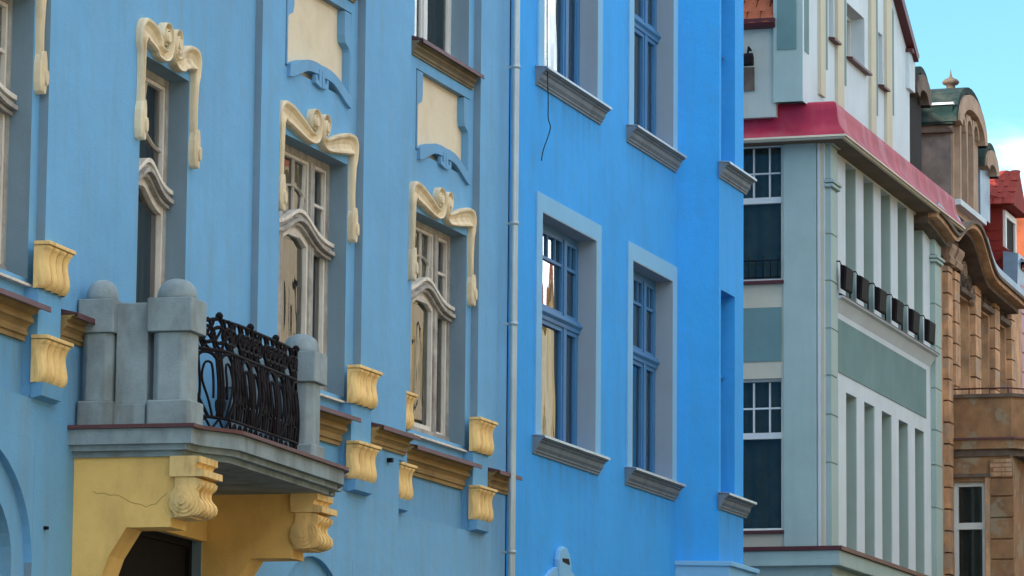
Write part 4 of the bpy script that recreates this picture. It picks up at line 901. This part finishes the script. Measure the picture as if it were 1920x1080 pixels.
# grey side of the dormer and its entablature
ds = Plane(u0 - .012, 13.5, 0, -1)
obj('dormer_side', MB().box(ds, -1.6, -.03, -.02, .03, zb, zs - .25), M['grime_stone'], d)
obj('dormer_entablature', MB().box(ds, -1.6, .02, -.02, .14, zs - .25, zs - .12), M['darkstone'], d); obj('dormer_entablature', MB().box(ds, -1.6, .04, -.02, .2, zs - .12, zs + .22), M['slate'], d)
obj('dormer_entablature', MB().box(ds, -1.6, .06, -.02, .24, zs + .22, zs + .26), M['white_render'], d)
# cushion-shaped roof with finial
pc = Plane(0, 14.25, 1, 0); fu, fz = pc.hit(1783, 200)
obj('dormer_cap', MB().lathe((fu, 14.25, fz), [(.52, -.5), (.48, -.02), (.42, .06), (.30, .12), (.28, .2), (.2, .27), (.1, .31), (.085, .34), (.085, .40), (.14, .42), (.165, .46), (.12, .51), (.05, .54), (.025, .57), (.014, .62), (.001, .72)], 12), M['darkstone'], d)
obj('spike', MB().tube([(fu + .25, 14.25, fz), (fu + .25, 14.25, fz + .5)], .012), M['darkstone'], d)
dormer(Plane(0, 13.55, 1, 0), ((1706, 300), (1728, 300), (1728, 190), (1730, 160), (1730, 390)), 'arched_dormer', 0, 1.2, 'door', 'darkstone')
dormer(Plane(0, 13.6, 1, 0), ((1838, 340), (1856, 350), (1846, 315), (1848, 290), (1846, 410)), 'arched_dormer', 0, 1.0, 'lead')
# oriel: parapet, ledge, window and quoins on the side facing down the street
OS = Plane(65.3, 13.2, 0, -1); oc = OS.u(1857, 960); oq = OS.u(1898, 900); op_ = OS.u(1896, 790)
zo = lambda y: OS.z(1830, y)
ori = MB(); wlo = (OS.u(1787, 960), OS.u(1848, 960)); wz = (zo(1100), zo(903))
ori.wall(OS, -.1, oq, 0, zo(852), [(*wlo, *wz, .16)]); ori.add([OS.w(oq, 0, 0), OS.w(oq, -5, 0), OS.w(oq, -5, zo(852)), OS.w(oq, 0, zo(852))], [(0, 1, 2, 3)])
orl = obj('oriel', ori, M['brown_stone'], H4, 'brown stained oriel carrying a solid balcony', recalc=False)
w = frame_mb(OS, wlo[0], wlo[1], *wz, -.16, -.08, .075); ztm = zo(985); w.box(OS, wlo[0], wlo[1], -.15, -.07, ztm - .06, ztm + .05)
win = obj('window', w, M['white'], H4); pane(OS, win, wlo[0], wlo[1], *wz, -.12, M['new_glass']); curtain(OS, win, wlo[0] - .1, wlo[1] + .1, wz[0] - .1, wz[1] + .1, -.24, M['curtain'])
for a, b in ((wlo[0] - .09, wlo[0]), (wlo[1], wlo[1] + .09)): obj('window_architrave', MB().box(OS, a, b, -.02, .035, wz[0], wz[1] + .07), M['sandstone'], win)
obj('window_architrave', MB().box(OS, wlo[0] - .1, wlo[1] + .1, -.02, .06, wz[1] + .07, wz[1] + .13), M['darkstone'], win)
jz = [zo(y) for y in (1100, 1050, 1012, 972, 932, 898, 862)]
for a, b in zip(jz, jz[1:]): obj('stone', MB().box(OS, oc, oq + .03, -.02, .04, a + .012, b - .012), M['brown_stone'], orl, bevel=.008)
for r_ in range(4):                                     # bare brick courses above the quoins
    for k in range(2):
        z = zo(897) + .03 + r_ * .075; a = oc + .01 + k * .20 + (.06 if r_ % 2 else 0)
        obj('brick', MB().box(OS, a, min(a + .19, oq), .03, .048, z, z + .062), M['sandstone'], orl)
obj('oriel_panel', MB().box(OS, .05, oc - .05, -.02, .02, zo(895), zo(860)), M['brown_stone'], orl)
pz = (zo(826), zo(746))
def rg(d, q): return [(65.3 - d, -.1), (65.3 - d, q), (65.3 + .35 - d * .4, q + .35), (71, q + .35), (71, -.1)]
obj('balcony_parapet', MB().uo(O, rg(.0, op_), *pz), M['brown_stone'], H4); obj('parapet_cap', MB().uo(O, rg(.05, op_ + .03), pz[1], pz[1] + .06), M['darkstone'], H4)
obj('parapet_panel', MB().box(OS, .08, OS.u(1856, 790), .0, .02, pz[0] + .05, pz[1] - .14), M['brown_stone'], H4)
obj('balcony_slab', MB().uo(O, rg(.10, op_ + .06), zo(843), pz[0]), M['brown_stone'], H4); obj('slab_flashing', MB().uo(O, rg(.13, op_ + .08), pz[0], pz[0] + .035), M['flashing'], H4)
obj('slab_moulding', MB().uo(O, rg(.04, op_ - .02), zo(856), zo(843)), M['darkstone'], H4)
hr = obj('handrail', MB().tube([OS.w(.0, -.03, pz[1] + .16), OS.w(op_ - .05, -.03, pz[1] + .16), OS.w(op_ + .25, -.35, pz[1] + .16), OS.w(op_ + .25, -4, pz[1] + .16)], .014), M['redbrown'], H4)
for u in (.0, .35, .7, op_ - .05): obj('rail_post', MB().tube([OS.w(u, -.03, pz[1]), OS.w(u, -.03, pz[1] + .16)], .011), M['redbrown'], hr)

# ================================================================== houses farther along
P5 = Plane(0, 13.3, 1, 0)
H5 = thing('pink_house', 'pink house with red tile-hung dormer beyond the sandstone house', 'house', (76, 13.6, 0))
wl = MB(); z5 = P5.z(1910, 520)
wl.wall(P5, 72.25, 80, 0, z5, [(72.9 + 1.9 * k, 73.9 + 1.9 * k, a, a + 2.1, .2) for k in range(4) for a in (4.6, 8.4)]); obj('wall', wl, M['pink'], H5, recalc=False)
for k in range(4):
    for a in (4.6, 8.4):
        w = obj('window', frame_mb(P5, 72.9 + 1.9 * k, 73.9 + 1.9 * k, a, a + 2.1, -.2, -.13, .07), M['white'], H5); pane(P5, w, 72.9 + 1.9 * k, 73.9 + 1.9 * k, a, a + 2.1, -.17, M['new_glass']); curtain(P5, w, 72.8 + 1.9 * k, 74 + 1.9 * k, a - .1, a + 2.2, -.27, M['curtain'])
rust(P5, obj('pilaster', MB().box(P5, 72.3, 72.7, -.02, .02, 4, z5), M['pink'], H5), 72.27, 72.73, 6, z5, .365, .07, M['pink'])
obj('rear_wall', MB().box(P5, 72.3, 80, -9, -.75, 0, z5), M['pink'], H5)
cornice(P5, H5, 72.25, 80, z5 + .25, 0, m='tan', scale=1.4, flash='lead')
r5 = obj('roof', MB().oz(P5, [(.2, z5 + .25), (-4.2, z5 + 3.4), (-9, z5), (0, z5)], 72.25, 80), M['tile_red'], H5)
D5 = Plane(0, 13.55, 1, 0)
du0 = D5.u(1880, 430); du1 = D5.u(1902, 440); dzb = D5.z(1890, 478); dzt = D5.z(1884, 392)
dm = obj('tile_hung_dormer', MB().box(D5, du0, du1, -2.2, 0, dzb - .5, dzt), M['tile_red'], H5, 'red tile-hung dormer with dark window')
dsd = Plane(du0, 13.55, 0, -1)
hme = bpy.data.meshes.new('hung_tile'); hme.from_pydata([(-.15, 0, 0), (.15, 0, 0), (.15, 0, .28), (-.15, 0, .28), (-.15, -.03, .03), (-.07, -.035, 0), (.07, -.035, 0), (.15, -.03, .03)], [], [(4, 5, 6, 7), (4, 7, 2, 3), (0, 4, 3), (1, 2, 7)]); hme.materials.append(M['tile_red'])
for r_ in range(5):
    for k in range(3):
        p = dsd.w(-.16 - k * .31, .0, dzb + .02 + r_ * .19 - .2); piece('hung_tile', hme, dm, p, (0, 0, -math.pi / 2))
w = obj('window', frame_mb(D5, du0 + .03, du1 - .05, dzb - .05, dzt - .05, -.02, .05, .12), M['white'], H5); obj('dark_pane', MB().box(D5, du0 + .1, du1 - .15, -.01, .012, dzb, dzt - .15), M['door'], w)
dr = obj('dormer_roof', MB().oz(D5, [(.25, dzt), (.25, dzt + .06), (-2.4, dzt + 1.0), (-2.4, dzt)], du0 - .2, du1 + .15), M['tile_red'], H5)
t5 = bpy.data.meshes.new('roof_tile_red'); t5.from_pydata(_v, [], _f); t5.materials.append(M['tile_red'])
hp = MB().uz(D5, [(du0 - .25, dzt + .02), (du1 + .2, dzt + .02), ((du0 + du1) / 2, dzt + .75)], -2.2, .22); obj('dormer_gablet', hp, M['tile_red'], H5)
sl5 = math.atan2(.73, (du1 - du0) / 2 + .22)
for r_ in range(5):
    for k in range(4):
        dd = .08 + r_ * .2
        piece('roof_tile', t5, dr, (du0 - .25 + dd * math.cos(sl5), 13.40 + k * .2 + (.1 if r_ % 2 else 0), dzt + .05 + dd * math.sin(sl5)), (sl5, 0, -math.pi / 2))
obj('lead_apron', MB().oz(D5, [(.32, dzb - .75), (.34, dzb - .1), (.06, dzb - .05), (.05, dzb - .75)], du0 - .3, du1 + .15), M['lead'], H5)
P6 = Plane(0, 13.5, 1, 0)
H6 = thing('red_roofed_house', 'farthest house, red tiled roof and wall at the right edge of the picture', 'house', (86, 13.9, 0))
z6 = P6.z(1915, 412) ; wl = MB(); wl.wall(P6, 80.2, 96, 0, z6); wl.wall(Plane(80.2, 13.5, 0, -1), -8, 0, 0, z6); obj('wall', wl, M['tile_red'], H6, recalc=False)
obj('fascia', MB().box(P6, 80.1, 96, -.1, .15, z6, z6 + .12), M['white'], H6)
r6 = obj('roof', MB().oz(P6, [(.25, z6 + .12), (-4.5, z6 + 3.6), (-9, z6), (0, z6)], 80, 96), M['tile'], H6)

# ================================================================== houses across the street (behind and beside the camera; seen in the window glass)
OP = Plane(0, -4.2, -1, 0)
tones = [(.62, .45, .20), (.60, .52, .40), (.58, .46, .24), (.64, .58, .46), (.50, .42, .26), (.62, .48, .30)]
om = [mat('opposite_render_%d' % k, c, var=.12, dirt=.3) for k, c in enumerate(tones)]
dark = M['curtain']; x = -34; k = 0
wme = bpy.data.meshes.new('opposite_window'); wm = MB(); wm.box(Plane(0, 0, -1, 0), -.55, .55, -.1, -.05, 0, 1.9); wme.from_pydata(wm.v, [], wm.f); wme.materials.append(M['curtain'])
while x < 205:
    wd = random.uniform(12, 17); h = random.uniform(15.4, 17.8) if x > 62 else random.uniform(10.5, 12.5); nb = int(wd / 2.8); st = wd / nb
    t = thing('opposite_house', 'rendered house across the street, seen only as a reflection in window glass', 'house', (x + wd / 2, -5, 0), 'houses across the street')
    zs_ = [1.0 + 3.6 * i for i in range(int((h - 1.5) / 3.6) + 1) if 1.0 + 3.6 * i + 1.9 < h - .5]
    cs = [(-(x + st * (i + .5)), z) for i in range(nb) for z in zs_]
    wl = MB().wall(OP, -(x + wd), -x, 0, h, [(u - .55, u + .55, z, z + 1.9, .15) for u, z in cs], depth=.15)
    wl.box(OP, -(x + wd) + .05, -x - .05, -10, -.4, 0, h)
    wo_ = obj('wall', wl, om[k % 6], t, recalc=False)
    for u, z in cs: piece('window', wme, t, (-u, -4.25, z))
    obj('cornice', MB().oz(OP, [(0, h - .4), (.35, h - .1), (.35, h), (0, h)], -(x + wd) + .01, -x - .01), om[(k + 3) % 6], t)
    obj('roof', MB().oz(OP, [(.3, h + .002), (-4, h + 3.2), (-10, h + .002)], -(x + wd) + .01, -x - .01), M['tile'], t)
    x += wd; k += 1
